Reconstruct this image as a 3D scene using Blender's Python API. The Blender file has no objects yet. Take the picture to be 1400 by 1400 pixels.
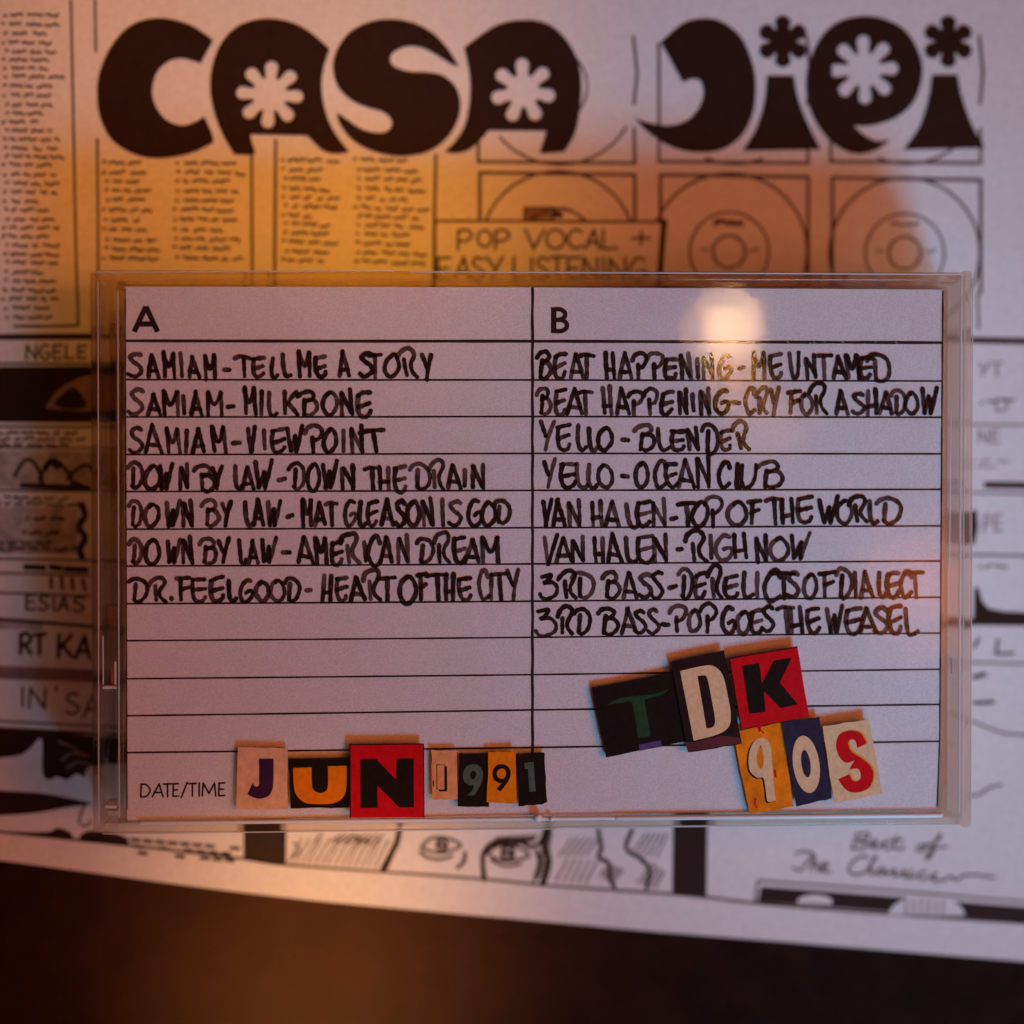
import bpy, bmesh, math, random
from mathutils import Vector, Matrix
from mathutils.geometry import tessellate_polygon

SC = bpy.context.scene
COL = SC.collection
RND = random.Random(7)

# ------------------------------------------------------------------ camera
ZC = 0.0157            # height of the paper insert's face (page surface is z = 0)
DIST = 0.27            # camera to insert
YAW, PITCH, ROLL = math.radians(-2.8), math.radians(0.9), math.radians(0.12)
FRAME = 0.1254         # width of the view at the insert
cam_d = bpy.data.cameras.new("camera")
cam = bpy.data.objects.new("camera", cam_d)
COL.objects.link(cam)
cam_loc = Vector((math.sin(YAW) * DIST, math.sin(PITCH) * DIST, ZC + DIST * math.cos(YAW) * math.cos(PITCH)))
back = (cam_loc - Vector((0, 0, ZC))).normalized()
up0 = Vector((math.sin(ROLL), math.cos(ROLL), 0))
rgt = up0.cross(back).normalized()
upv = back.cross(rgt).normalized()
M = Matrix((rgt, upv, back)).transposed()
cam.matrix_world = Matrix.Translation(cam_loc) @ M.to_4x4()
cam_d.sensor_width = 36
cam_d.lens = 36 * DIST / FRAME
cam_d.clip_start, cam_d.clip_end = 0.005, 50
cam_d.dof.use_dof = True
cam_d.dof.focus_distance = DIST
cam_d.dof.aperture_fstop = 4.9
cam_d.dof.aperture_blades = 7
SC.camera = cam

# ------------------------------------------------------------------ world, view
w = bpy.data.worlds.new("World")
SC.world = w
w.use_nodes = True
w.node_tree.nodes["Background"].inputs[0].default_value = (0.9, 0.55, 0.5, 1)
w.node_tree.nodes["Background"].inputs[1].default_value = 0.018
SC.view_settings.view_transform = 'Standard'
SC.view_settings.look = 'None'
SC.view_settings.exposure = 0
SC.view_settings.gamma = 1
SC.cycles.use_denoising = True
SC.cycles.max_bounces = 14
SC.cycles.transparent_max_bounces = 40
SC.cycles.transmission_bounces = 10
SC.cycles.sample_clamp_indirect = 3


def aim(o, target):
    o.rotation_euler = (Vector(target) - o.location).to_track_quat('-Z', 'Y').to_euler()


def lamp(name, kind, loc, target, power, color, size=0.1, **kw):
    d = bpy.data.lights.new(name, kind)
    d.energy = power
    d.color = color
    if kind == 'AREA':
        d.shape = 'DISK'
        d.size = size
    else:
        d.shadow_soft_size = size
    for k, v in kw.items():
        setattr(d, k, v)
    o = bpy.data.objects.new(name, d)
    COL.objects.link(o)
    o.location = loc
    aim(o, target)
    return o


# cool window light, low from the near right
kd = Vector((0.50, -1.20, 1.08)).normalized()
lamp("window_light", 'SPOT', Vector((0.053, 0, 0.01)) + kd * 0.42, (0.053, 0.0, 0.01), 6.6, (0.13, 0.62, 1.0), 0.072,
     spot_size=math.radians(27), spot_blend=0.75)
# warm room lamp, from the far right and above
wd = Vector((0.82, -0.03, 0.82)).normalized()
lamp("room_lamp", 'SPOT', wd * 0.5, (-0.022, 0, 0.01), 9.7, (1.0, 0.225, 0.045), 0.19,
     spot_size=math.radians(42), spot_blend=1.0)

# ------------------------------------------------------------------ photo pixel -> point on a level plane


def P(u, v, z):
    k = FRAME / DIST / 1400.0
    d = (rgt * ((u - 700) * k) - upv * ((v - 700) * k) - back)
    t = (z - cam_loc.z) / d.z
    return cam_loc + d * t


PX = FRAME / 1400.0    # metres per photo pixel at the insert

# added narrow warm spots that paint glow patches above and below the case
t1 = P(190, 70, 0)
lamp("added_amber_spot", 'SPOT', t1 + Vector((-0.03, 0.36, 0.24)), t1, 5.0, (1.0, 0.38, 0.02), 0.02,
     spot_size=math.radians(8.6), spot_blend=1.0)
t3 = P(545, 275, 0)
lamp("added_yellow_spot", 'SPOT', t3 + Vector((0.02, 0.36, 0.26)), t3, 9.5, (1.0, 0.42, 0.015), 0.02,
     spot_size=math.radians(5.2), spot_blend=1.0)
t2 = P(450, 1275, 0)
lamp("added_strip_spot", 'SPOT', t2 + Vector((-0.03, -0.22, 0.40)), t2, 13.0, (1.0, 0.48, 0.12), 0.02,
     spot_size=math.radians(5.0), spot_blend=1.0)


def mirror_lamp(name, u, v, dist, power, color, size, z=0.0162):
    """a lamp that stands where its reflection in the glossy level z shows at (u, v)"""
    p = P(u, v, z)
    d = (p - cam_loc).normalized()
    r = Vector((d.x, d.y, -d.z))
    loc = p + r * dist
    return lamp(name, 'AREA', loc, p, power, color, size)


mirror_lamp("bulb", 993, 448, 0.26, 0.014, (1.0, 0.55, 0.24), 0.0085)
mirror_lamp("added_amber_flare", 1004, 512, 0.20, 0.0022, (1.0, 0.36, 0.03), 0.006)  # added light for the amber streak below the bulb's reflection
mirror_lamp("far_lamp", 1262, 800, 0.8, 0.036, (1.0, 0.20, 0.02), 0.05)
mirror_lamp("side_bulb", 1045, 575, 0.45, 0.004, (1.0, 0.36, 0.06), 0.012)
mirror_lamp("added_table_glow", 440, 1325, 0.55, 0.13, (1.0, 0.13, 0.02), 0.08, 0.0)  # added light whose reflection gives the table its reddish glow

# ------------------------------------------------------------------ materials


def mat(name, base, rough=0.6, spec=0.3, coat=0.0, mottle=0.0, scale=900, bump=0.0, metallic=0, blotch=0.0):
    m = bpy.data.materials.new(name)
    m.use_nodes = True
    nt = m.node_tree
    b = nt.nodes["Principled BSDF"]
    b.inputs["Base Color"].default_value = (*base, 1)
    b.inputs["Roughness"].default_value = rough
    b.inputs["Specular IOR Level"].default_value = spec
    b.inputs["Coat Weight"].default_value = coat
    b.inputs["Coat Roughness"].default_value = 0.12
    if mottle or bump:
        tc = nt.nodes.new("ShaderNodeTexCoord")
        n = nt.nodes.new("ShaderNodeTexNoise")
        n.inputs["Scale"].default_value = scale
        n.inputs["Detail"].default_value = 4
        n.inputs["Roughness"].default_value = 0.7
        nt.links.new(tc.outputs["Object"], n.inputs["Vector"])
        if mottle:
            mr = nt.nodes.new("ShaderNodeMapRange")
            mr.inputs[1].default_value, mr.inputs[2].default_value = 0.36, 0.64
            mr.inputs[3].default_value, mr.inputs[4].default_value = 1 - mottle, 1 + mottle
            nt.links.new(n.outputs["Fac"], mr.inputs[0])
            mx = nt.nodes.new("ShaderNodeMix")
            mx.data_type = 'RGBA'
            mx.blend_type = 'MULTIPLY'
            mx.inputs[0].default_value = 1
            mx.inputs[6].default_value = (*base, 1)
            nt.links.new(mr.outputs[0], mx.inputs[7])
            col = mx.outputs[2]
            if blotch:
                n2 = nt.nodes.new("ShaderNodeTexNoise")
                n2.inputs["Scale"].default_value = 75
                n2.inputs["Detail"].default_value = 5
                nt.links.new(tc.outputs["Object"], n2.inputs["Vector"])
                r2 = nt.nodes.new("ShaderNodeMapRange")
                r2.inputs[1].default_value, r2.inputs[2].default_value = 0.52, 0.72
                r2.inputs[3].default_value, r2.inputs[4].default_value = 0, blotch
                nt.links.new(n2.outputs["Fac"], r2.inputs[0])
                m2 = nt.nodes.new("ShaderNodeMix")
                m2.data_type = 'RGBA'
                m2.blend_type = 'MULTIPLY'
                m2.inputs[7].default_value = (0.95, 0.72, 0.66, 1)
                nt.links.new(r2.outputs[0], m2.inputs[0])
                nt.links.new(col, m2.inputs[6])
                col = m2.outputs[2]
            nt.links.new(col, b.inputs["Base Color"])
        if bump:
            bp = nt.nodes.new("ShaderNodeBump")
            bp.inputs["Strength"].default_value = bump
            bp.inputs["Distance"].default_value = 0.0001
            nt.links.new(n.outputs["Fac"], bp.inputs["Height"])
            nt.links.new(bp.outputs[0], b.inputs["Normal"])
    return m


def ink(name, base, trans, scale=1500, lo=0.0, hi=0.35):
    """felt-pen ink: a thin translucent layer whose density wanders"""
    m = bpy.data.materials.new(name)
    m.use_nodes = True
    nt = m.node_tree
    b = nt.nodes["Principled BSDF"]
    b.inputs["Base Color"].default_value = (*base, 1)
    b.inputs["Roughness"].default_value = 0.7
    b.inputs["Specular IOR Level"].default_value = 0.04
    tr = nt.nodes.new("ShaderNodeBsdfTransparent")
    tr.inputs[0].default_value = (*trans, 1)
    tc = nt.nodes.new("ShaderNodeTexCoord")
    n = nt.nodes.new("ShaderNodeTexNoise")
    n.inputs["Scale"].default_value = scale
    n.inputs["Detail"].default_value = 3
    nt.links.new(tc.outputs["Object"], n.inputs["Vector"])
    at = nt.nodes.new("ShaderNodeAttribute")
    at.attribute_name = "wear"
    ad = nt.nodes.new("ShaderNodeMath")
    ad.operation = 'ADD'
    nt.links.new(n.outputs["Fac"], ad.inputs[0])
    nt.links.new(at.outputs["Fac"], ad.inputs[1])
    mr = nt.nodes.new("ShaderNodeMapRange")
    mr.inputs[1].default_value, mr.inputs[2].default_value = 0.45, 1.2
    mr.inputs[3].default_value, mr.inputs[4].default_value = lo, hi
    nt.links.new(ad.outputs[0], mr.inputs[0])
    mix = nt.nodes.new("ShaderNodeMixShader")
    nt.links.new(mr.outputs[0], mix.inputs[0])
    nt.links.new(b.outputs[0], mix.inputs[1])
    nt.links.new(tr.outputs[0], mix.inputs[2])
    nt.links.new(mix.outputs[0], nt.nodes["Material Output"].inputs["Surface"])
    return m


def thin_plastic(name, tint, gloss=1.0, rough=0.06):
    """clear flat sheet: light goes straight through, the faces mirror by Fresnel"""
    m = bpy.data.materials.new(name)
    m.use_nodes = True
    nt = m.node_tree
    nt.nodes.remove(nt.nodes["Principled BSDF"])
    tr = nt.nodes.new("ShaderNodeBsdfTransparent")
    tr.inputs[0].default_value = (*tint, 1)
    gl = nt.nodes.new("ShaderNodeBsdfGlossy")
    gl.inputs["Roughness"].default_value = rough
    tc = nt.nodes.new("ShaderNodeTexCoord")          # the moulded sheet is a little wavy
    nz = nt.nodes.new("ShaderNodeTexNoise")
    nz.inputs["Scale"].default_value = 150
    nz.inputs["Detail"].default_value = 1.5
    nt.links.new(tc.outputs["Object"], nz.inputs["Vector"])
    bp = nt.nodes.new("ShaderNodeBump")
    bp.inputs["Strength"].default_value = 1.0
    bp.inputs["Distance"].default_value = 0.00003
    nt.links.new(nz.outputs["Fac"], bp.inputs["Height"])
    nt.links.new(bp.outputs[0], gl.inputs["Normal"])
    fr = nt.nodes.new("ShaderNodeFresnel")
    fr.inputs[0].default_value = 1.5
    mu = nt.nodes.new("ShaderNodeMath")
    mu.operation = 'MULTIPLY'
    mu.inputs[1].default_value = gloss
    nt.links.new(fr.outputs[0], mu.inputs[0])
    ge = nt.nodes.new("ShaderNodeNewGeometry")       # seen from inside the sheet there is no mirror
    inv = nt.nodes.new("ShaderNodeMath")
    inv.operation = 'SUBTRACT'
    inv.inputs[0].default_value = gloss
    nt.links.new(ge.outputs["Backfacing"], inv.inputs[1])
    inv.use_clamp = True
    nt.links.new(inv.outputs[0], mu.inputs[1])
    mix = nt.nodes.new("ShaderNodeMixShader")
    nt.links.new(mu.outputs[0], mix.inputs[0])
    nt.links.new(tr.outputs[0], mix.inputs[1])
    nt.links.new(gl.outputs[0], mix.inputs[2])
    nt.links.new(mix.outputs[0], nt.nodes["Material Output"].inputs["Surface"])
    return m


def clear_plastic(name, tint, clear=0.3, rough=0.03):
    """moulded solid plastic that bends what is behind it"""
    m = bpy.data.materials.new(name)
    m.use_nodes = True
    nt = m.node_tree
    b = nt.nodes["Principled BSDF"]
    b.inputs["Base Color"].default_value = (*tint, 1)
    b.inputs["Transmission Weight"].default_value = 1
    b.inputs["IOR"].default_value = 1.49
    b.inputs["Roughness"].default_value = rough
    tr = nt.nodes.new("ShaderNodeBsdfTransparent")
    tr.inputs[0].default_value = (*tint, 1)
    mix = nt.nodes.new("ShaderNodeMixShader")
    mix.inputs[0].default_value = clear
    nt.links.new(b.outputs[0], mix.inputs[1])
    nt.links.new(tr.outputs[0], mix.inputs[2])
    nt.links.new(mix.outputs[0], nt.nodes["Material Output"].inputs["Surface"])
    return m


PAPER = mat("insert_paper", (0.80, 0.77, 0.79), 0.55, 0.35, mottle=0.13, scale=5200, bump=0.10, blotch=0.30)
PAPER_EDGE = PAPER
PAGE = mat("page_paper", (0.80, 0.79, 0.78), 0.5, 0.35, mottle=0.06, scale=1500)
PRINT = mat("print_ink", (0.030, 0.011, 0.010), 0.6, 0.2)
PAGE_INK = mat("page_ink", (0.027, 0.0095, 0.007), 0.5, 0.2, mottle=0.2, scale=700)
PAGE_LINE = mat("page_line_ink", (0.048, 0.018, 0.013), 0.5, 0.2, mottle=0.2, scale=700)
PAGE_GREY = mat("page_grey_ink", (0.27, 0.165, 0.15), 0.5, 0.2, mottle=0.2, scale=700)
PAGE_SEPIA = mat("page_sepia_ink", (0.085, 0.036, 0.032), 0.5, 0.2, mottle=0.2, scale=700)
PAGE_WASH = mat("page_wash_ink", (0.46, 0.40, 0.38), 0.5, 0.25, mottle=0.35, scale=420)
MARKER = ink("marker_ink", (0.030, 0.011, 0.008), (0.80, 0.64, 0.62), 1300, 0.0, 0.46)
TABLE = mat("table_lacquer", (0.016, 0.0062, 0.0042), 0.24, 0.30, mottle=0.35, scale=160, bump=0.05)
SHEET = thin_plastic("clear_sheet", (0.97, 0.96, 0.96), 1.0, 0.05)
RIM = clear_plastic("clear_rim", (0.97, 0.88, 0.80), 0.60, 0.10)


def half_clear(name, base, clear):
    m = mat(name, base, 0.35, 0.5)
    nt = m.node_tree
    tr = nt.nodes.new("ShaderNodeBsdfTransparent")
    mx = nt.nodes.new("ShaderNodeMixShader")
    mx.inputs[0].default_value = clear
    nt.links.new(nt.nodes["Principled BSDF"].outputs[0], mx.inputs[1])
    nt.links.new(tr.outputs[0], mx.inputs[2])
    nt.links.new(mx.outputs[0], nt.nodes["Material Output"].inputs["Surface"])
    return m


GLINT_SCRATCH = half_clear("glint_and_scratch", (0.78, 0.76, 0.75), 0.45)  # pale colour for painted edge highlights, also for the window scratches
GLINT = half_clear("painted_glint", (0.86, 0.86, 0.88), 0.15)  # near-white that paints highlights on front edge, hinge and nub

# ------------------------------------------------------------------ mesh building


class MB:
    def __init__(self):
        self.v, self.f, self.w = [], [], []

    def add(self, pts, faces, wear=0.0):
        o = len(self.v)
        self.v += [tuple(p) for p in pts]
        self.w += [wear] * len(pts)
        self.f += [tuple(i + o for i in f) for f in faces]

    def build(self, name, m, parent=None, loc=None, smooth=False, bevel=0.0, wear=False):
        if loc is None:
            if parent is not None:
                loc = Vector((0, 0, 0))
            else:
                xs, ys, zs = zip(*self.v)
                loc = Vector(((min(xs) + max(xs)) / 2, (min(ys) + max(ys)) / 2, min(zs)))
        base = parent.matrix_world.translation if False else (WORLD[parent.name] if parent is not None else Vector((0, 0, 0)))
        off = base + Vector(loc)
        me = bpy.data.meshes.new(name)
        me.from_pydata([(x - off.x, y - off.y, z - off.z) for x, y, z in self.v], [], self.f)
        if wear:
            a = me.attributes.new("wear", 'FLOAT', 'POINT')
            a.data.foreach_set("value", self.w)
        me.update()
        if bevel:
            bm = bmesh.new()
            bm.from_mesh(me)
            bmesh.ops.bevel(bm, geom=bm.edges[:], offset=bevel, segments=3, affect='EDGES', profile=0.5)
            bm.to_mesh(me)
            bm.free()
        if smooth:
            for p in me.polygons:
                p.use_smooth = True
        me.materials.append(m)
        o = bpy.data.objects.new(name, me)
        COL.objects.link(o)
        o.location = loc
        if parent is not None:
            o.parent = parent
        WORLD[o.name] = off
        return o


WORLD = {}


def tag(o, label=None, cat=None, group=None, kind=None):
    for k, v in (("label", label), ("category", cat), ("group", group), ("kind", kind)):
        if v:
            o[k] = v
    return o


def empty(name, loc):
    o = bpy.data.objects.new(name, None)
    o.empty_display_size = 0.01
    COL.objects.link(o)
    o.location = loc
    WORLD[o.name] = Vector(loc)
    return o


def spline(pts, n=6, closed=False):
    """Catmull-Rom through the points; a point with a third value 1 is a corner"""
    N = len(pts)
    out = []
    segs = N if closed else N - 1

    def g(i):
        return pts[i % N] if closed else pts[max(0, min(N - 1, i))]
    for i in range(segs):
        p0, p1, p2, p3 = g(i - 1), g(i), g(i + 1), g(i + 2)
        c1 = len(p1) > 2 and p1[2]
        c2 = len(p2) > 2 and p2[2]
        if c1 and c2:
            out.append(p1[:2])
            continue
        if c1:
            p0 = p1
        if c2:
            p3 = p2
        for k in range(n):
            t = k / n
            r = []
            for a in (0, 1):
                r.append(0.5 * (2 * p1[a] + (p2[a] - p0[a]) * t + (2 * p0[a] - 5 * p1[a] + 4 * p2[a] - p3[a]) * t * t
                                + (3 * p1[a] - p0[a] - 3 * p2[a] + p3[a]) * t ** 3))
            out.append(tuple(r))
    if not closed:
        out.append(tuple(pts[-1][:2]))
    return out


def stroke(mb, pts, width, z, dz=0.0, closed=False, jit=0.0, wear=0.0, cap=True, taper=0.0):
    """a pen stroke through photo pixels, laid on the level z; round ends"""
    if closed:
        pts = list(pts) + [pts[0]]
    q = [pts[0]]
    for p in pts[1:]:
        if math.hypot(p[0] - q[-1][0], p[1] - q[-1][1]) > 0.15:
            q.append(p)
    pts = q
    if len(pts) < 2:
        pts = [pts[0], (pts[0][0] + 0.2, pts[0][1])]
    n = len(pts)
    L, R = [], []
    wob = RND.random() * 10
    for i, p in enumerate(pts):
        a = pts[max(0, i - 1)]
        b = pts[min(n - 1, i + 1)]
        dx, dy = b[0] - a[0], b[1] - a[1]
        l = math.hypot(dx, dy) or 1
        nx, ny = -dy / l, dx / l
        h = width / 2 * (1 + (0.10 * math.cos(3.1 * i / n) if jit > 0.1 else 0) + jit * (math.sin(wob + i * 0.9) * 0.6 + RND.uniform(-0.6, 0.6)))
        if taper:
            h *= 1 - taper * abs(2 * i / (n - 1) - 1) ** 2
        zz = z + dz * i / max(1, n - 1)
        L.append(P(p[0] + nx * h, p[1] + ny * h, zz))
        R.append(P(p[0] - nx * h, p[1] - ny * h, zz))
    # straight runs only bend a little, so each quad is sound
    V = L + R
    F = [(i, n + i, n + i + 1, i + 1) for i in range(n - 1)]
    if isinstance(wear, tuple):
        ws = [wear[0] + (wear[1] - wear[0]) * i / max(1, n - 1) for i in range(n)]
        mb.add(V, F, 0)
        mb.w[-2 * n:] = ws + ws
    else:
        mb.add(V, F, wear)
    if cap and not closed:
        for i, j, s in ((0, 1, -1), (n - 1, n - 2, 1)):
            c = pts[i]
            ang = math.atan2(pts[i][1] - pts[j][1], pts[i][0] - pts[j][0])
            zz = z + (dz if s > 0 else 0)
            h = width / 2 * (1 - (taper if taper else 0))
            fan = [P(c[0] + h * math.cos(ang + t), c[1] + h * math.sin(ang + t), zz)
                   for t in [(-0.5 + k / 6) * math.pi for k in range(7)]]
            mb.add(fan, [tuple(range(7))[::-1]], wear[0 if s < 0 else 1] if isinstance(wear, tuple) else wear)


def up_faces(me):
    pass


def poly(mb, outlines, z):
    """a filled shape (first outline, then its holes) in photo pixels on the level z"""
    loops = [[P(x, y, z) for x, y in o] for o in outlines]
    tris = tessellate_polygon([[Vector((p.x, p.y, 0)) for p in lp] for lp in loops])
    flat = [p for lp in loops for p in lp]
    F = []
    for a, b, c in tris:
        n = (flat[b] - flat[a]).cross(flat[c] - flat[a])
        F.append((a, b, c) if n.z > 0 else (a, c, b))
    mb.add(flat, F)


def prism(mb, outline, z0, z1):
    n = len(outline)
    top = [P(x, y, z1) for x, y in outline]
    bot = [Vector((p.x, p.y, z0)) for p in top]
    a = sum(top[i].x * top[(i + 1) % n].y - top[(i + 1) % n].x * top[i].y for i in range(n))
    if a < 0:
        top.reverse()
        bot.reverse()
    tris = tessellate_polygon([[Vector((p.x, p.y, 0)) for p in top]])
    F = []
    for i, j, k in tris:
        nn = (top[j] - top[i]).cross(top[k] - top[i])
        t = (i, j, k) if nn.z > 0 else (i, k, j)
        F.append(t)
        F.append(tuple(x + n for x in t[::-1]))
    F += [(i, i + n, (i + 1) % n + n, (i + 1) % n) for i in range(n)]
    mb.add(top + bot, F)


def box(mb, x0, x1, y0, y1, z0, z1):
    v = [Vector((x, y, z)) for z in (z0, z1) for y in (y0, y1) for x in (x0, x1)]
    mb.add(v, [(0, 2, 3, 1), (4, 5, 7, 6), (0, 1, 5, 4), (2, 6, 7, 3), (0, 4, 6, 2), (1, 3, 7, 5)])


def ell(cx, cy, rx, ry, n=48, a0=0, a1=2 * math.pi, rot=0):
    out = []
    full = abs(a1 - a0 - 2 * math.pi) < 1e-6
    for i in range(n if full else n + 1):
        t = a0 + (a1 - a0) * i / n
        x, y = rx * math.cos(t), ry * math.sin(t)
        out.append((cx + x * math.cos(rot) - y * math.sin(rot), cy + x * math.sin(rot) + y * math.cos(rot)))
    return out


def flower(cx, cy, rmax, rmin, n, phase, k=0.55):
    out = []
    for i in range(n * 16):
        t = 2 * math.pi * i / (n * 16)
        c = 0.5 + 0.5 * math.cos(n * (t - phase))
        r = rmin + (rmax - rmin) * c ** k
        out.append((cx + r * math.cos(t), cy + r * math.sin(t)))
    return out


def petals(cx, cy, rmax, wid, n, phase, core):
    """flower of round-ended petals, as one outline"""
    out = []
    h = wid / 2
    for i in range(n):
        a = phase + 2 * math.pi * i / n
        ca, sa = math.cos(a), math.sin(a)
        rr = rmax - h
        for t in [(-0.5 + j / 8) * math.pi for j in range(9)]:
            x, y = rr + h * math.cos(t), h * math.sin(t) * 1.05
            out.append((cx + x * ca - y * sa, cy + x * sa + y * ca))
        b = a + math.pi / n
        # valley between this petal and the next
        x, y = core * 1.02, h * 0.85
        out.append((cx + x * ca - y * sa, cy + x * sa + y * ca))
        out.append((cx + core * 0.92 * math.cos(b), cy + core * 0.92 * math.sin(b)))
        a2 = phase + 2 * math.pi * (i + 1) / n
        c2, s2 = math.cos(a2), math.sin(a2)
        x, y = core * 1.02, -h * 0.85
        out.append((cx + x * c2 - y * s2, cy + x * s2 + y * c2))
    return out


# ------------------------------------------------------------------ table and page
mb = MB()
box(mb, -0.5, 0.5, -0.5, 0.5, -0.030, -0.0012)
tag(mb.build("table", TABLE), kind='structure')

edge = spline([(-60, 1170), (36, 1181), (250, 1210), (400, 1228), (500, 1238), (700, 1256), (900, 1274), (1100, 1290),
               (1370, 1312), (1500, 1322)], 5)
mb = MB()
prism(mb, [(-60, -60), (1500, -60)] + edge[::-1], -0.0011, 0.0)
page = mb.build("printed_page", PAGE)
tag(page, "white printed page with bold black psychedelic title and ink drawings, under the clear case", "printed page")
ZP = 0.00003
ZL = 0.00006


def from_zoom(pts, ox, oy, s):
    return [(ox + p[0] / s, oy + p[1] / s) + tuple(p[2:]) for p in pts]


def letter(name, outline, ox, s, holes=()):
    m_ = MB()
    poly(m_, [spline(from_zoom(outline, ox, 0, s), 6, True)] + [from_zoom(h, ox, 0, s) for h in holes], ZL + 0.00002)
    return m_.build(name, PAGE_INK, page)


Z1 = 2.9167
Z3 = 2.593
letter("title_letter", [(850, 160, 1), (760, 100), (640, 72), (530, 97), (450, 175), (400, 280), (387, 370), (400, 470),
                        (450, 560), (540, 615), (640, 630), (760, 610), (852, 568, 1), (845, 530), (815, 465, 1),
                        (770, 490), (720, 500), (660, 475), (620, 420), (607, 360), (625, 290), (670, 245), (720, 232),
                        (765, 240), (800, 252, 1)], 0, Z1)
letter("title_letter", [(1225, 540, 1), (1000, 535, 1), (1003, 560), (1018, 605, 1), (1010, 618, 1), (935, 615, 1),
                        (890, 540), (855, 450), (838, 350), (850, 250), (890, 160), (960, 98), (1060, 74), (1160, 88),
                        (1240, 130), (1315, 195, 1), (1293, 260), (1283, 340), (1295, 430), (1330, 520), (1393, 605, 1),
                        (1340, 612), (1290, 600), (1255, 570)], 0, Z1, [petals(1076, 377, 134, 50, 8, math.radians(-86), 70)])
letter("title_letter", [(548, 266, 1), (500, 190), (440, 130), (370, 93), (280, 76), (190, 88), (110, 130), (60, 200),
                        (45, 270), (65, 345), (120, 400), (190, 430), (230, 440), (265, 460), (280, 490), (265, 520),
                        (225, 530), (160, 515), (100, 475), (60, 448, 1), (70, 490), (120, 555), (200, 600), (310, 622),
                        (420, 605), (500, 550), (545, 470), (552, 400), (530, 340), (480, 300), (420, 288), (350, 285),
                        (290, 265), (273, 235), (290, 205), (340, 185), (400, 190), (460, 220), (510, 252)], 440, Z1)
letter("title_letter", [(895, 522, 1), (885, 560), (870, 605, 1), (880, 612, 1), (968, 605, 1), (1010, 530), (1030, 430),
                        (1035, 330), (1020, 240), (980, 165), (920, 106), (850, 82), (760, 84), (680, 110), (568, 190, 1),
                        (585, 270), (592, 340), (588, 420), (570, 500), (535, 560), (490, 606, 1), (540, 610), (590, 595),
                        (640, 550), (665, 520, 1)], 440, Z1, [petals(803, 362, 130, 52, 7, math.radians(-92), 66)])
letter("title_letter", [(113, 150, 1), (190, 85), (260, 66), (330, 78), (400, 135), (440, 230), (450, 310), (440, 400),
                        (400, 480), (330, 530), (240, 540), (150, 520), (70, 470), (20, 418, 1), (80, 438), (150, 445),
                        (210, 425), (250, 380), (265, 330), (255, 290), (235, 280), (210, 283), (192, 294, 1)], 860, Z3)
for ox, dx in ((0, 0), (586, 0)):
    m_ = MB()
    dx = ox
    stem = [(490 + dx, 268, 1), (585 + dx, 268, 1), (598 + dx, 340), (628 + dx, 425), (680 + dx, 530, 1),
            (405 + dx, 535, 1), (452 + dx, 455), (480 + dx, 365)] if not ox else \
           [(1075, 265, 1), (1165, 265, 1), (1180, 340), (1213, 435), (1262, 525, 1), (973, 531, 1), (1030, 450), (1062, 350)]
    poly(m_, [spline(from_zoom(stem, 860, 0, Z3), 6, True)], ZL + 0.00002)
    poly(m_, [from_zoom(petals(546 + dx, 147, 92, 54, 6, math.radians(90), 50), 860, 0, Z3)], ZL + 0.00002)
    m_.build("title_letter", PAGE_INK, page)
letter("title_letter", [(925, 495, 1), (880, 500), (835, 480), (798, 446, 1), (830, 447), (880, 441), (950, 415), (1010, 360),
                        (1040, 270), (1030, 190), (980, 108), (900, 66), (820, 58), (740, 80), (680, 135), (640, 220),
                        (628, 300), (640, 380), (680, 460), (740, 520), (810, 545), (880, 530)], 860, Z3,
       [petals(834, 247, 122, 44, 8, math.radians(-92), 62)])

# drawn panels, discs, notices -------------------------------------------------


def lines(name, segs, m=None, z=ZP, width=3.0, parent=None):
    m_ = MB()
    for i, s in enumerate(segs):
        wd_ = s[0] if isinstance(s[0], (int, float)) else width
        pts = s[1] if isinstance(s[0], (int, float)) else s
        stroke(m_, pts, wd_, z + i * 2e-7, 1e-7, jit=0.08)
    return m_.build(name, m or PAGE_LINE, parent or page)


def squig(x0, x1, y, rnd, h=2.6):
    pts = []
    x = x0
    while x < x1:
        pts.append((x, y + rnd.uniform(-h, h)))
        x += rnd.uniform(1.6, 3.4)
    return pts


def text_block(name, cols, y0, y1, step, tilt=0.0, wid=3.3, m=None):
    rnd = random.Random(int(y0 * 7 + cols[0][0]))
    m_ = MB()
    k = 0
    for (x0, x1) in cols:
        y = y0
        while y < y1:
            x = x0 + rnd.uniform(-1, 5)
            end = x1 - rnd.random() ** 2 * (x1 - x0) * 0.45
            stroke(m_, squig(x, x + 4, y, rnd, 1.8), wid, ZP + k * 1e-7)
            x += rnd.uniform(8, 12)
            while x < end:
                wlen = rnd.uniform(7, 24)
                yy = y + (x - x0) * tilt
                if x + wlen > x1 + 4:
                    break
                stroke(m_, squig(x, x + wlen, yy, rnd, 2.3), wid, ZP + k * 1e-7)
                x += wlen + rnd.uniform(4, 7)
                k += 1
            y += step * rnd.uniform(0.9, 1.1)
    return m_.build(name, m or PAGE_LINE, page)


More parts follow.
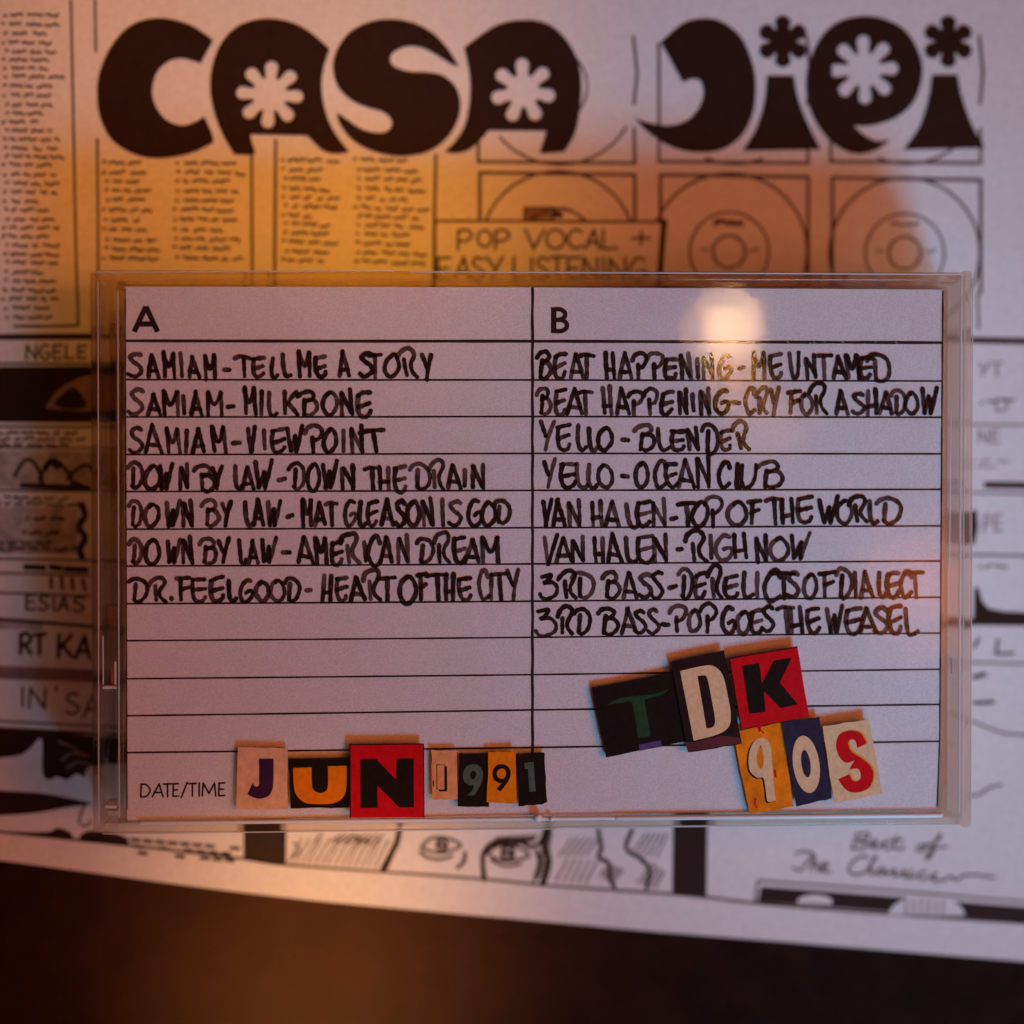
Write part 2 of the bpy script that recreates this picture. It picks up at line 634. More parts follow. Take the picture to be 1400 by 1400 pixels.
lines("panel_outline", [[(97, 0), (100, 150), (104, 350), (107, 445)], [(20, 446), (60, 446), (107, 445)]], width=3.5)
lines("panel_outline", [[(130, 0), (131, 70)], [(133, 190), (134, 300), (135, 520)], [(344, 214), (345, 400), (346, 520)]],
      width=3.5)
lines("panel_outline", [[(377, 192), (376, 300), (375, 520)], [(596, 212), (594, 300), (593, 520)]], width=4)
text_block("small_writing", [(4, 84)], 20, 440, 12.2, 0.02)
text_block("small_writing", [(141, 214), (238, 332)], 222, 362, 13.0, 0.03)
text_block("small_writing", [(386, 462), (485, 584)], 218, 362, 12.4, 0.05)
# disc sleeves: two rows of three
for (x0, x1, yt) in ((656, 868, 236), (903, 1105, 239), (1138, 1341, 243)):
    o = lines("sleeve_outline", [[(x0, 400), (x0, yt)], [(x0, yt), (x1, yt + 3)], [(x1, yt + 3), (x1, 400)]], width=4.4, m=PAGE_SEPIA)
    o = lines("sleeve_outline", [[(x0 - 2, 60), (x0 - 2, 222)], [(x0 - 2, 221), (x1, 223)], [(x1, 223), (x1 - 1, 176)],
                                 [(x1 - 1, 142), (x1 + 3, 100), (x1 - 2, 50)]], width=4.2, m=PAGE_SEPIA)
for i, (cx, cy, r) in enumerate(((763, 340, 106), (997, 344, 107), (1237, 346, 103), (765, 118, 107), (1004, 118, 106), (1240, 120, 104))):
    if i < 3:
        o = lines("disc_drawing", [(3.6, ell(cx, cy, r, r) + [(cx + r, cy)]), (3.0, ell(cx, cy, 54, 54) + [(cx + 54, cy)]),
                                   (3.4, ell(cx, cy, 22, 22) + [(cx + 22, cy)])], m=PAGE_SEPIA)
    else:
        # the bold title covers most of the upper discs
        arcs = ((2.44, 0.55), (1.95, 1.2), (1.95, 0.75))[i - 3]
        o = lines("disc_drawing", [(3.4, ell(cx, cy, r, r, 24, arcs[1], arcs[0]))] +
                  ([(3.0, ell(cx - 16, cy, 54, 54, 16, -0.85, 0.85))] if i == 3 else []), m=PAGE_SEPIA)
    rnd = random.Random(i)
    m_ = MB()
    if i in (1, 2):
        stroke(m_, squig(cx - 38, cx - 27, cy - 3, rnd, 4), 2, ZP)
        stroke(m_, squig(cx + 28, cx + 42, cy - 3, rnd, 4), 2, ZP)
        stroke(m_, squig(cx - 19, cx + 19, cy - 40, rnd, 3), 6 if i == 1 else 3, ZP)
        m_.build("label_marks", PAGE_LINE, o)

# plain block capitals for the notices, unit box, y down from the top
PLAIN = {
    'P': [[(0, 1.05), (0.05, 0.05)], [(0, 0.1), (0.6, 0), (1, 0.25), (0.7, 0.55), (0.05, 0.62)]],
    'O': ['O'],
    'V': [[(0, 0), (0.45, 1)], [(0.45, 1), (1, 0)]],
    'C': [[(0.95, 0.12), (0.5, 0), (0.05, 0.5), (0.45, 1), (1, 0.9)]],
    'A': [[(0, 1), (0.6, 0)], [(0.6, 0), (0.95, 1)], [(0.2, 0.68), (0.85, 0.66)]],
    'L': [[(0.05, 0), (0, 1)], [(0, 1), (1, 0.97)]],
    '+': [[(0.5, 0.05), (0.5, 0.85)], [(0, 0.45), (1, 0.42)]],
    'E': [[(0.05, 0), (0, 1)], [(0, 0.03), (1, 0)], [(0, 0.5), (0.8, 0.48)], [(0, 1), (1, 0.97)]],
    'S': [[(0.95, 0.1), (0.4, 0), (0.1, 0.28), (0.6, 0.5), (1, 0.75), (0.5, 1), (0, 0.9)]],
    'Y': [[(0, 0), (0.5, 0.5)], [(1, 0), (0.3, 1)]],
    'I': [[(0.5, 0), (0.5, 1)]],
    'T': [[(0, 0.03), (1, 0)], [(0.5, 0), (0.5, 1)]],
    'N': [[(0, 1), (0.05, 0)], [(0.05, 0), (0.95, 1)], [(0.95, 1), (1, 0)]],
    'G': [[(0.9, 0.08), (0.45, 0), (0.02, 0.5), (0.4, 1), (0.95, 0.85), (0.95, 0.55)], [(0.95, 0.56), (0.55, 0.56)]],
    'K': [[(0.05, 0), (0, 1)], [(1, 0), (0.1, 0.6)], [(0.3, 0.48), (1, 1)]],
    'R': [[(0, 1), (0.05, 0.05)], [(0, 0.1), (0.6, 0), (1, 0.25), (0.7, 0.5), (0.05, 0.58)], [(0.4, 0.56), (1, 1)]],
    "'": [[(0.6, 0), (0.4, 0.25)]],
    'D': [[(0.05, 0), (0, 1)], [(0, 0.03), (0.6, 0.05), (1, 0.5), (0.6, 0.95), (0, 1)]],
    'M': [[(0, 1), (0.08, 0)], [(0.08, 0), (0.5, 0.8)], [(0.5, 0.8), (0.92, 0)], [(0.92, 0), (1, 1)]],
    '/': [[(1, -0.08), (0, 1.08)]],
    'F': [[(0.05, 0), (0, 1)], [(0, 0.03), (1, 0)], [(0, 0.5), (0.8, 0.48)]],
    'H': [[(0, 0), (0, 1)], [(1, 0), (1, 1)], [(0, 0.5), (1, 0.5)]],
}


def plain(m_, ch, x0, x1, y0, y1, wid, z, slope=0.0):
    for st in PLAIN[ch]:
        if st == 'O':
            pts = ell((x0 + x1) / 2, (y0 + y1) / 2, (x1 - x0) / 2, (y1 - y0) / 2, 24)
            pts = pts + [pts[0]]
        else:
            pts = [(x0 + (x1 - x0) * a, y0 + (y1 - y0) * b) for a, b in st]
            if len(pts) > 2:
                pts = spline(pts, 5)
        stroke(m_, [(x, y + (x - x0) * slope) for x, y in pts], wid, z, 1e-7)
        z += 3e-7
    return z


def plain_text(name, items, wid, m, z=ZP, parent=None):
    m_ = MB()
    for ch, x0, x1, y0, y1 in items:
        z = plain(m_, ch, x0, x1, y0, y1, wid, z)
    return m_.build(name, m, parent or page)


notice = MB()
poly(notice, [[(595, 303), (911, 301), (906, 420), (594, 420)]], ZL + 0.00003)
notice = notice.build("notice_card", PAGE, page)
lines("notice_outline", [(3.6, [(595, 302), (690, 302), (800, 303), (911, 303)]), (3.2, [(595, 302), (594, 420)]),
                         (8, [(908, 303), (905, 340), (902, 380), (900, 420)])], z=ZL + 0.00005, parent=notice)
Y0, Y1 = 314, 340
plain_text("notice_writing", [('P', 626, 645, Y0, Y1), ('O', 653, 672, Y0 + 1, Y1 - 3), ('P', 677, 696, Y0, Y1),
                              ('V', 718, 744, Y0, Y1), ('O', 747, 772, Y0, Y1), ('C', 775, 796, Y0, Y1 - 1),
                              ('A', 800, 820, Y0, Y1), ('L', 824, 844, Y0, Y1), ('+', 864, 889, Y0 + 2, Y1 - 2),
                              ('E', 598, 616, 352, 382), ('A', 621, 643, 352, 382), ('S', 645, 662, 352, 382),
                              ('Y', 665, 687, 351, 382), ('L', 702, 718, 352, 382), ('I', 724, 730, 352, 382),
                              ('S', 733, 750, 352, 382), ('T', 752, 772, 351, 382), ('E', 776, 793, 352, 382),
                              ('N', 797, 817, 352, 382), ('I', 823, 828, 352, 382), ('N', 833, 855, 353, 382),
                              ('G', 860, 884, 353, 384)], 3.6, PAGE_LINE, ZL + 0.00005, notice)
o = lines("sketch_lines", [(3, [(717, 301), (717, 284)]), (3, [(717, 284), (758, 284)]), (4, [(754, 301), (762, 286)]),
                           (8, [(756, 293), (766, 294)]), (2.5, spline([(766, 284), (782, 288), (796, 299)], 5))])
mk = MB()
poly(mk, [[(719, 286), (752, 286), (752, 300), (719, 300)]], ZP)
mk.build("grey_patch", PAGE_GREY, page)

# left-hand column of drawings -------------------------------------------------
lines("panel_outline", [(8, [(-60, 461), (120, 460), (175, 460)]), (3, [(-60, 670), (122, 671), (200, 672)]),
                        (3, [(-60, 497), (200, 497)]), (3, [(-60, 583), (200, 584)]),
                        (2.5, [(-60, 612), (200, 613)]), (3, [(-60, 763), (122, 766), (200, 768)]),
                        (3, [(-60, 782), (122, 786)]), (5, [(-60, 842), (122, 856), (200, 862)]),
                        (3, [(-60, 808), (122, 815)])])
plain_text("drawn_heading", [('N', 36, 50, 472, 491), ('G', 54, 68, 472, 491), ('E', 73, 85, 472, 490),
                             ('L', 90, 101, 472, 490), ('E', 107, 118, 472, 490)], 3.2, PAGE_LINE)
m_ = MB()
poly(m_, [[(-60, 502), (190, 500), (190, 578), (-60, 577)]], ZP)
blk = m_.build("black_panel", PAGE_INK, page)
m_ = MB()
poly(m_, [spline([(62, 558, 1), (78, 535), (105, 518), (140, 512), (190, 520, 1), (190, 560, 1), (140, 563), (95, 561)], 5, True)], ZL)
eye = m_.build("eye_drawing", PAGE_GREY, blk)
m_ = MB()
poly(m_, [spline([(75, 553), (84, 540), (100, 530), (112, 540), (118, 556), (95, 559)], 5, True)], ZL + 0.00002)
m_.build("pupil", PAGE_INK, eye)
text_block("small_writing", [(-20, 122)], 592, 608, 8, 0.0, 3.6)
lines("crowd_sketch", [(5, spline([(20, 650), (36, 628), (52, 640), (58, 662)], 5)), (5, spline([(54, 655), (66, 632), (78, 630), (94, 648), (100, 665)], 5)),
                       (9, spline([(62, 640), (70, 630), (78, 638)], 5)), (5, spline([(92, 655), (104, 642), (120, 636), (132, 650)], 5)),
                       (7, [(100, 660), (112, 664)]), (7, [(30, 664), (122, 667)])], m=PAGE_INK)
text_block("small_writing", [(-20, 118)], 680, 690, 9, 0.02, 3.5)
text_block("small_writing", [(32, 100)], 708, 742, 20, 0.02, 4.0)
lines("panel_outline", [(9, spline([(112, 690), (116, 705), (108, 720), (116, 735), (109, 752), (112, 760)], 4))], m=PAGE_INK)
lines("sketch_lines", [(8, [(35, 775), (60, 776)]), (8, [(70, 775), (82, 777)]), (8, [(90, 778), (118, 779)]),
                       (5, [(70, 790), (70, 803)]), (5, [(84, 790), (85, 804)]), (5, [(98, 791), (100, 805)]), (5, [(113, 792), (116, 806)])], m=PAGE_INK)
plain_text("drawn_heading", [('E', 36, 48, 813, 833), ('S', 53, 66, 814, 834), ('I', 71, 76, 815, 835),
                             ('A', 79, 94, 816, 835), ('S', 100, 115, 816, 836)], 3.6, PAGE_LINE)
plain_text("drawn_heading", [('R', 28, 42, 866, 893), ('T', 46, 62, 867, 894), ('K', 80, 98, 868, 898), ('A', 103, 124, 870, 900)],
           5.4, PAGE_INK)
m_ = MB()
poly(m_, [[(-60, 908), (125, 915), (200, 919), (200, 938), (125, 933), (-60, 926)]], ZP)
m_.build("grey_band", PAGE_GREY, page)
plain_text("drawn_heading", [('I', 28, 34, 940, 966), ('N', 40, 62, 941, 968), ("'", 74, 80, 938, 962), ('S', 90, 108, 948, 976), ('A', 114, 136, 950, 980)],
           3.6, PAGE_LINE)
lines("panel_outline", [(3, [(-60, 983), (200, 996)]), (4, [(-60, 993), (200, 1006)])])
m_ = MB()
poly(m_, [spline([(-60, 990, 1), (20, 996, 1), (60, 999), (125, 1006, 1), (190, 1010, 1), (190, 1040), (125, 1048), (116, 1062), (104, 1058), (92, 1066), (78, 1062),
                  (66, 1066), (58, 1055), (57, 1010), (40, 1024), (20, 1034), (-60, 1040, 1)], 4, True)], ZP)
hair = m_.build("hair_drawing", PAGE_INK, page)
lines("hair_strands", [(3.5, spline([(80, 1014), (96, 1020), (108, 1030)], 4)), (3, spline([(84, 1040), (98, 1030), (120, 1034)], 4)),
                       (3, spline([(92, 1050), (106, 1042), (124, 1046)], 4))], m=PAGE_GREY, z=ZL, parent=hair)
m_ = MB()
poly(m_, [spline([(-60, 1078, 1), (20, 1082), (60, 1085), (112, 1095), (125, 1099), (90, 1104), (60, 1110), (20, 1114), (-60, 1118, 1)], 4, True)], ZP)
poly(m_, [spline([(-40, 1134, 1), (28, 1140, 1), (60, 1143), (100, 1147, 1), (96, 1138), (78, 1132), (58, 1138)], 4, True)], ZP)
poly(m_, [spline([(108, 1150, 1), (175, 1157, 1), (174, 1146), (150, 1138), (122, 1136), (110, 1142)], 4, True)], ZP)
m_.build("brush_drawing", PAGE_INK, page)
lines("sketch_lines", [(3, spline([(108, 1125), (112, 1108), (118, 1098)], 4)), (3, spline([(112, 1128), (120, 1129), (124, 1122)], 4))])

m_ = MB()
poly(m_, [[(-60, 616), (190, 617), (190, 668), (-60, 667)]], 0.00001)
poly(m_, [[(-60, 692), (108, 694), (106, 758), (-60, 756)]], 0.00001)
poly(m_, [[(-60, 846), (36, 848), (60, 852), (58, 862), (-60, 858)]], 0.00001)
m_.build("grey_wash", PAGE_WASH, page)
text_block("small_writing", [(-20, 122)], 742, 756, 9, 0.0, 3.6, PAGE_INK)
# strip below the case -------------------------------------------------
base = spline([(-20, 1135), (35, 1141), (180, 1156), (332, 1174), (400, 1183), (650, 1201), (752, 1211), (900, 1221),
               (968, 1227), (1035, 1235), (1204, 1249), (1372, 1260), (1450, 1266)], 4)
lines("drawn_baseline", [(3.6, base)], m=PAGE_INK)
m_ = MB()
rnd = random.Random(3)
for r in range(3):
    for c in range(9):
        x, y = 180 + c * 17 + r * 5, 1148 + r * 9 + c * 1.4
        if rnd.random() < 0.65 and x < 325:
            stroke(m_, [(x, y), (x + 10, y + 1)], 5, ZP)
m_.build("checker_drawing", PAGE_INK, page)
lines("hatching", [(2, [(395 + i * 9, 1178 + i * 0.6), (412 + i * 9 + (i % 3) * 2, 1148)]) for i in range(16)] +
      [(2.5, spline([(402, 1152), (410, 1162), (400, 1172)], 3)), (2.5, [(440, 1140), (430, 1150)]), (2.5, [(480, 1142), (505, 1152)])], m=PAGE_LINE)
lines("face_sketch", [(8, spline([(549, 1120), (543, 1150), (536, 1165), (524, 1190)], 5)),
                      (3.9, spline([(576, 1158), (588, 1147), (605, 1145), (622, 1150), (630, 1156), (616, 1163), (600, 1166), (585, 1163), (576, 1158)], 4)),
                      (3.9, spline([(574, 1164), (584, 1172), (602, 1175), (618, 1170)], 4)), (3.9, ell(604, 1155, 7, 8, 16) + [(611, 1155)]), (6.5, [(602, 1154), (606, 1156)]),
                      (5.2, spline([(626, 1186), (634, 1178), (636, 1166)], 4)),
                      (3.9, spline([(666, 1166), (680, 1157), (696, 1155), (712, 1160), (724, 1170), (708, 1175), (690, 1177), (676, 1173), (666, 1166)], 4)),
                      (3.9, spline([(672, 1176), (690, 1184), (712, 1181)], 4)), (5.2, ell(694, 1166, 8, 9, 16) + [(702, 1166)]), (6.5, [(692, 1165), (697, 1167)]),
                      (7, spline([(662, 1202), (660, 1180), (662, 1165), (672, 1154), (690, 1148), (712, 1150)], 5)),
                      (6, spline([(712, 1150), (726, 1158), (740, 1150), (748, 1125)], 5)),
                      (9, spline([(742, 1208), (748, 1190), (750, 1172), (744, 1155), (752, 1130)], 5)),
                      (6, spline([(732, 1200), (738, 1180), (734, 1164)], 4)),
                      (3.9, [(676, 1156), (700, 1146)]), (3.9, [(690, 1152), (716, 1146)]), (3.9, [(704, 1154), (730, 1148)])], m=PAGE_INK)
lines("hatching", [(2.4, [(670 + k * 5, 1158 - k * 0.8), (680 + k * 5, 1144 - k * 0.2)]) for k in range(12)] +
      [(2.4, [(728 + k * 2, 1206 - k * 7), (748 + k * 1.0, 1188 - k * 7)]) for k in range(8)] +
      [(2.2, [(452 + k * 8, 1150 + k), (468 + k * 8, 1141)]) for k in range(8)], m=PAGE_LINE)
hs = []
for k in range(5):
    hs += [(2.2, [(760 + k * 10, 1204 + k), (776 + k * 10, 1174 + k * 1)]), (2.2, [(764 + k * 9, 1170), (782 + k * 9, 1146)]),
           (2.2, [(820 + k * 4, 1196 + k * 3), (836 + k * 4, 1182 + k * 2)]), (2.2, [(862 + k * 9, 1168 + k), (884 + k * 7, 1140)]),
           (2.2, [(872 + k * 6, 1206 + k * 2), (892 + k * 4, 1180 + k * 3)])]
lines("hatching", hs, m=PAGE_SEPIA)
lines("hair_sketch", [(6, spline([(818, 1135), (822, 1160), (818, 1172), (832, 1180), (834, 1200), (840, 1212)], 4)),
                        (6, spline([(864, 1135), (856, 1160), (876, 1174), (888, 1190), (884, 1214)], 4))], m=PAGE_LINE)
m_ = MB()
poly(m_, [[(334, 1060), (392, 1060), (391, 1183), (333, 1175)]], ZP)
m_.build("black_bar", PAGE_INK, page)
m_ = MB()
poly(m_, [[(921, 1060), (968, 1060), (966, 1228), (919, 1223)]], ZP)
m_.build("black_bar", PAGE_INK, page)
# script title: Best of The Classics
BEST = [[(1172, 1140), (1166, 1158)], [(1172, 1140), (1188, 1140), (1184, 1147), (1172, 1149), (1186, 1153), (1180, 1160), (1164, 1160)],
        [(1190, 1157), (1199, 1152), (1194, 1149), (1190, 1156), (1198, 1160), (1206, 1154)],
        [(1206, 1154), (1212, 1150), (1208, 1158), (1214, 1161), (1222, 1156)], [(1226, 1143), (1222, 1158), (1230, 1161), (1236, 1157)],
        [(1216, 1150), (1234, 1148)],
        [(1262, 1155), (1254, 1159), (1258, 1164), (1266, 1160), (1262, 1155), (1274, 1155)],
        [(1274, 1156), (1286, 1144), (1284, 1142), (1274, 1160), (1266, 1174), (1272, 1172), (1278, 1160), (1294, 1158)]]
CLASS = [[(1088, 1166), (1100, 1164), (1112, 1168), (1104, 1178), (1094, 1190), (1084, 1186)], [(1114, 1170), (1108, 1190)],
         [(1110, 1184), (1118, 1180), (1118, 1191), (1124, 1190)], [(1124, 1188), (1132, 1182), (1126, 1180), (1124, 1190), (1136, 1192)],
         [(1186, 1174), (1180, 1170), (1166, 1178), (1160, 1190), (1170, 1196), (1184, 1192)],
         [(1184, 1192), (1198, 1172), (1194, 1174), (1190, 1194), (1198, 1194)], [(1206, 1186), (1198, 1192), (1204, 1196), (1210, 1188), (1210, 1196), (1216, 1194)],
         [(1216, 1194), (1224, 1188), (1222, 1198), (1230, 1196)], [(1230, 1196), (1238, 1190), (1236, 1200), (1244, 1198)],
         [(1246, 1190), (1244, 1200), (1252, 1198)], [(1266, 1192), (1256, 1194), (1258, 1202), (1270, 1200)],
         [(1272, 1200), (1280, 1194), (1276, 1204), (1290, 1203)], [(1290, 1204), (1300, 1198), (1306, 1204), (1316, 1198), (1330, 1196), (1360, 1200)]]
lines("script_heading", [(3.2, spline(s, 4)) for s in BEST + CLASS], m=PAGE_SEPIA)
m_ = MB()
poly(m_, [[(1041, 1212), (1200, 1224), (1450, 1244), (1450, 1264), (1370, 1258), (1204, 1246), (1036, 1233)]], ZP)
shelf = m_.build("black_panel", PAGE_INK, page)
lines("panel_outline", [(3, [(1032, 1234), (1036, 1204)]), (3, [(1036, 1204), (1200, 1216), (1450, 1237)])])
m_ = MB()
poly(m_, [ell(1114, 1233, 24, 10, 20, math.pi - 0.2, 2 * math.pi + 0.4)], ZL)
poly(m_, [ell(1267, 1252, 52, 28, 28, math.pi + 0.05, 2 * math.pi - 0.0)], ZL)
dome = m_.build("dome_drawing", PAGE, shelf)
lines("dome_stripes", [(2.6, [(1240 + i * 10, 1232 - (2 if 1 < i < 4 else 0)), (1238 + i * 10, 1249)]) for i in range(6)], m=PAGE_GREY, z=ZL + 0.00002, parent=dome)

# right-hand margin -------------------------------------------------
lines("panel_outline", [(8, [(1280, 463), (1330, 465), (1420, 467)]), (3, [(1337, 400), (1338, 450)]), (9, [(1349, 663), (1420, 664)]),
                        (2.5, [(1290, 580), (1420, 581)]), (2.5, [(1290, 672), (1420, 676)]), (3, [(1290, 758), (1420, 760)]),
                        (2.5, [(1290, 905), (1420, 908)]), (3, [(1300, 975), (1372, 1003), (1420, 1006)]),
                        (7, [(1332, 700), (1334, 720), (1330, 740)])])
plain_text("drawn_heading", [('Y', 1338, 1352, 496, 514), ('T', 1356, 1370, 496, 514), ('D', 1362, 1378, 545, 562), ('N', 1338, 1350, 588, 606), ('E', 1356, 1366, 588, 606),
                             ('P', 1345, 1354, 704, 726), ('E', 1360, 1370, 704, 726)], 2.6, PAGE_GREY)
text_block("small_writing", [(1336, 1385)], 552, 560, 9, -0.2, 3.0)
text_block("small_writing", [(1336, 1385)], 775, 782, 9, 0.0, 3.0)
text_block("small_writing", [(1300, 1385)], 630, 640, 9, 0.0, 2.2, PAGE_GREY)
m_ = MB()
poly(m_, [[(1270, 855), (1334, 855), (1420, 856), (1420, 838), (1372, 836), (1352, 832), (1343, 822), (1338, 803), (1332, 803), (1331, 845), (1270, 846)]], ZP)
m_.build("black_panel", PAGE_INK, page)
m_ = MB()
poly(m_, [[(1290, 700), (1336, 700), (1331, 745), (1290, 742)]], ZP)
m_.build("black_panel", PAGE_INK, page)
lines("sketch_lines", [(4, [(1338, 873), (1332, 885)]), (4, [(1364, 874), (1362, 894)]), (4, [(1362, 894), (1385, 893)]), (6, [(1332, 926), (1346, 922)]), (5, [(1332, 961), (1358, 960)]),
                       (3, spline([(1325, 1088), (1340, 1086), (1352, 1077), (1370, 1073)], 4))], m=PAGE_LINE)

# ------------------------------------------------------------------ cassette case
ZF = 0.0162
cl = (P(122, 400, ZF).x + P(124, 1100, ZF).x) / 2
cr = (P(1330, 400, ZF).x + P(1326, 1100, ZF).x) / 2
ct = (P(200, 368, ZF).y + P(1200, 373, ZF).y) / 2
cb = (P(200, 1141, ZF).y + P(1200, 1129, ZF).y) / 2
case = empty("cassette_case", ((cl + cr) / 2, (ct + cb) / 2, 0.0003))
tag(case, "clear plastic cassette case lying closed on the printed page", "cassette case")
T = 0.0012
g = 0.00006
lipx = P(160, 700, ZF).x
# lid: front window and the outer walls
m_ = MB()
box(m_, lipx, cr - T - g, P(700, 1122, ZF).y, ct - T - g, ZF - 0.0003, ZF)
m_.build("front_window", SHEET, case)
for nm, b in (("top_wall", (cl + 0.0012, cr - T - g, ct - T, ct, 0.0022, ZF + 0.0001)),
              ("bottom_wall", (cl + 0.0012, cr - T - g, cb, cb + T, 0.0022, ZF - 0.0005)),
              ("end_wall", (cr - T, cr, cb - 0.0002, ct + 0.0002, 0.0006, ZF + 0.0003))):
    m_ = MB()
    box(m_, *b)
    m_.build(nm, RIM, case, bevel=0.00038, smooth=True)
# lid's left border: a raised lip beside the insert, then the hinge block
m_ = MB()
box(m_, lipx, lipx + 0.0010, cb + T + g, ct - T - g, ZF - 0.004, ZF - 0.0004)
m_.build("inner_lip", RIM, case, bevel=0.0003, smooth=True)
m_ = MB()
box(m_, cl, lipx - g, cb + 0.0004, ct - 0.0004, ZF - 0.0012, ZF - 0.0001)
m_.build("hinge_strip", SHEET, case)
m_ = MB()
box(m_, cl + 0.0000, cl + 0.0011, cb + 0.0003, ct - 0.0001, 0.0022, ZF - 0.0013)
m_.build("hinge_wall", RIM, case, bevel=0.0003, smooth=True)
xx = P(153, 700, ZF).x
m_ = MB()
box(m_, xx - 0.0004, xx + 0.0004, P(0, 700, ZF).y, P(0, 440, ZF).y, 0.004, ZF - 0.0014)
m_.build("hinge_rib", RIM, case, bevel=0.0002, smooth=True)
for (u0, u1, v0, v1) in ((138, 158, 828, 944), (140, 160, 1099, 1112)):
    a, b = P(u0, v1, ZF), P(u1, v0, ZF)
    m_ = MB()
    box(m_, a.x, b.x, a.y, b.y, ZF - 0.0050, ZF - 0.0014)
    m_.build("hinge_lug", RIM, case, bevel=0.0004, smooth=True)
# tray: floor and inner walls
m_ = MB()
box(m_, cl + 0.0004, cr - 0.0004, cb + 0.0004, ct - 0.0004, 0.0003, 0.0014)
m_.build("tray_floor", SHEET, case)
rx = P(1291, 700, ZC).x
for b in ((rx, rx + 0.0009, cb + T + 0.0004, ct - T - 0.0004, 0.0016, 0.0140),
          (lipx + 0.0002, rx - g, ct - T - 0.0012, ct - T - 0.0003, 0.0016, 0.0140),
          (lipx + 0.0002, rx - g, cb + T + 0.0003, cb + T + 0.0011, 0.0016, 0.0140)):
    m_ = MB()
    box(m_, *b)
    m_.build("tray_wall", RIM, case, bevel=0.00025, smooth=True)


def rod(mb_, p0, p1, r, n=12):
    d = (p1 - p0).normalized()
    a = d.cross(Vector((0, 0, 1))).normalized()
    b = d.cross(a)
    V, F = [], []
    ks = [(0, 0.0), (0.15, 0.5), (0.5, 0.85), (1.0, 1.0)]
    L = (p1 - p0).length
    rings = [(p0 + d * (r * t), r * s) for t, s in ks] + [(p1 - d * (r * t), r * s) for t, s in ks[::-1]]
    for c, rr in rings:
        for i in range(n):
            t = 2 * math.pi * i / n
            V.append(c + a * (rr * math.cos(t)) + b * (rr * math.sin(t)))
    for k in range(len(rings) - 1):
        for i in range(n):
            F.append((k * n + i, k * n + (i + 1) % n, (k + 1) * n + (i + 1) % n, (k + 1) * n + i))
    mb_.add(V, F)


# pale rods standing in for light glints along the moulded edges
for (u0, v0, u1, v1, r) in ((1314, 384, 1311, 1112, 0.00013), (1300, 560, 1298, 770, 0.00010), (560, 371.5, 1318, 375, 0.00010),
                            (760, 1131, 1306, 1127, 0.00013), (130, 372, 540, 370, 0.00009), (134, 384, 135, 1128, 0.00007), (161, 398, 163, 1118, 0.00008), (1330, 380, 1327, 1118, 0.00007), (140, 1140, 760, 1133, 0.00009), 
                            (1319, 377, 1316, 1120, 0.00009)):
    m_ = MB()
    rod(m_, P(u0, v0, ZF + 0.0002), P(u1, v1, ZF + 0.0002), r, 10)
    m_.build("edge_glint", GLINT_SCRATCH, case, smooth=True)
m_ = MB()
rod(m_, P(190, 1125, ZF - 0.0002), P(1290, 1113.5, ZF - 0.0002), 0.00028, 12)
m_.build("ridge_glint", GLINT, case, smooth=True)  # whitish rod painted as the highlight along the bottom edge
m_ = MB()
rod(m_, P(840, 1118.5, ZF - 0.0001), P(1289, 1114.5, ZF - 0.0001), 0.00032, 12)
m_.build("ridge_glint", GLINT, case, smooth=True)
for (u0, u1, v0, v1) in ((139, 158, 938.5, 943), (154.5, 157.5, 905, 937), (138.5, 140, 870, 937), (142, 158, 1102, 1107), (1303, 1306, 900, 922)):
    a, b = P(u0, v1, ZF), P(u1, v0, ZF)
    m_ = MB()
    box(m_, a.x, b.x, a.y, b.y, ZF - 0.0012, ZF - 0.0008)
    m_.build("corner_glint", GLINT, case, bevel=0.00012, smooth=True)  # small white pieces standing in for glints at the case sides
# hairline scratches on the window
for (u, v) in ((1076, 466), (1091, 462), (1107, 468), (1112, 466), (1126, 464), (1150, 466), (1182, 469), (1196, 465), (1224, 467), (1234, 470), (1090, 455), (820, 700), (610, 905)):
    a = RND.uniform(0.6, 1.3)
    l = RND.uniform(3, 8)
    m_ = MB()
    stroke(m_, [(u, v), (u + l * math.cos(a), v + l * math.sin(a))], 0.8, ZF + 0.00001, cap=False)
    m_.build("scratch", GLINT_SCRATCH, case)
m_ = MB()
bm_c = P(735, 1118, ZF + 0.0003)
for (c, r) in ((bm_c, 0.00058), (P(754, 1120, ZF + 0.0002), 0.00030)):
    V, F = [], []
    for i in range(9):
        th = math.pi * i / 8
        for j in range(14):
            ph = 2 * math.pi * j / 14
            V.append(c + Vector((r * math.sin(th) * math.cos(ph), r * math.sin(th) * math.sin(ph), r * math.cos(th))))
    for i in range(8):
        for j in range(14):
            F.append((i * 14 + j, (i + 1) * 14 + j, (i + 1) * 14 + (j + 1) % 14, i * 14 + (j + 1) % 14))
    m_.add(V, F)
m_.build("latch_nub", GLINT, case, smooth=True)  # moulded nub; its near-white colour paints the glint on it

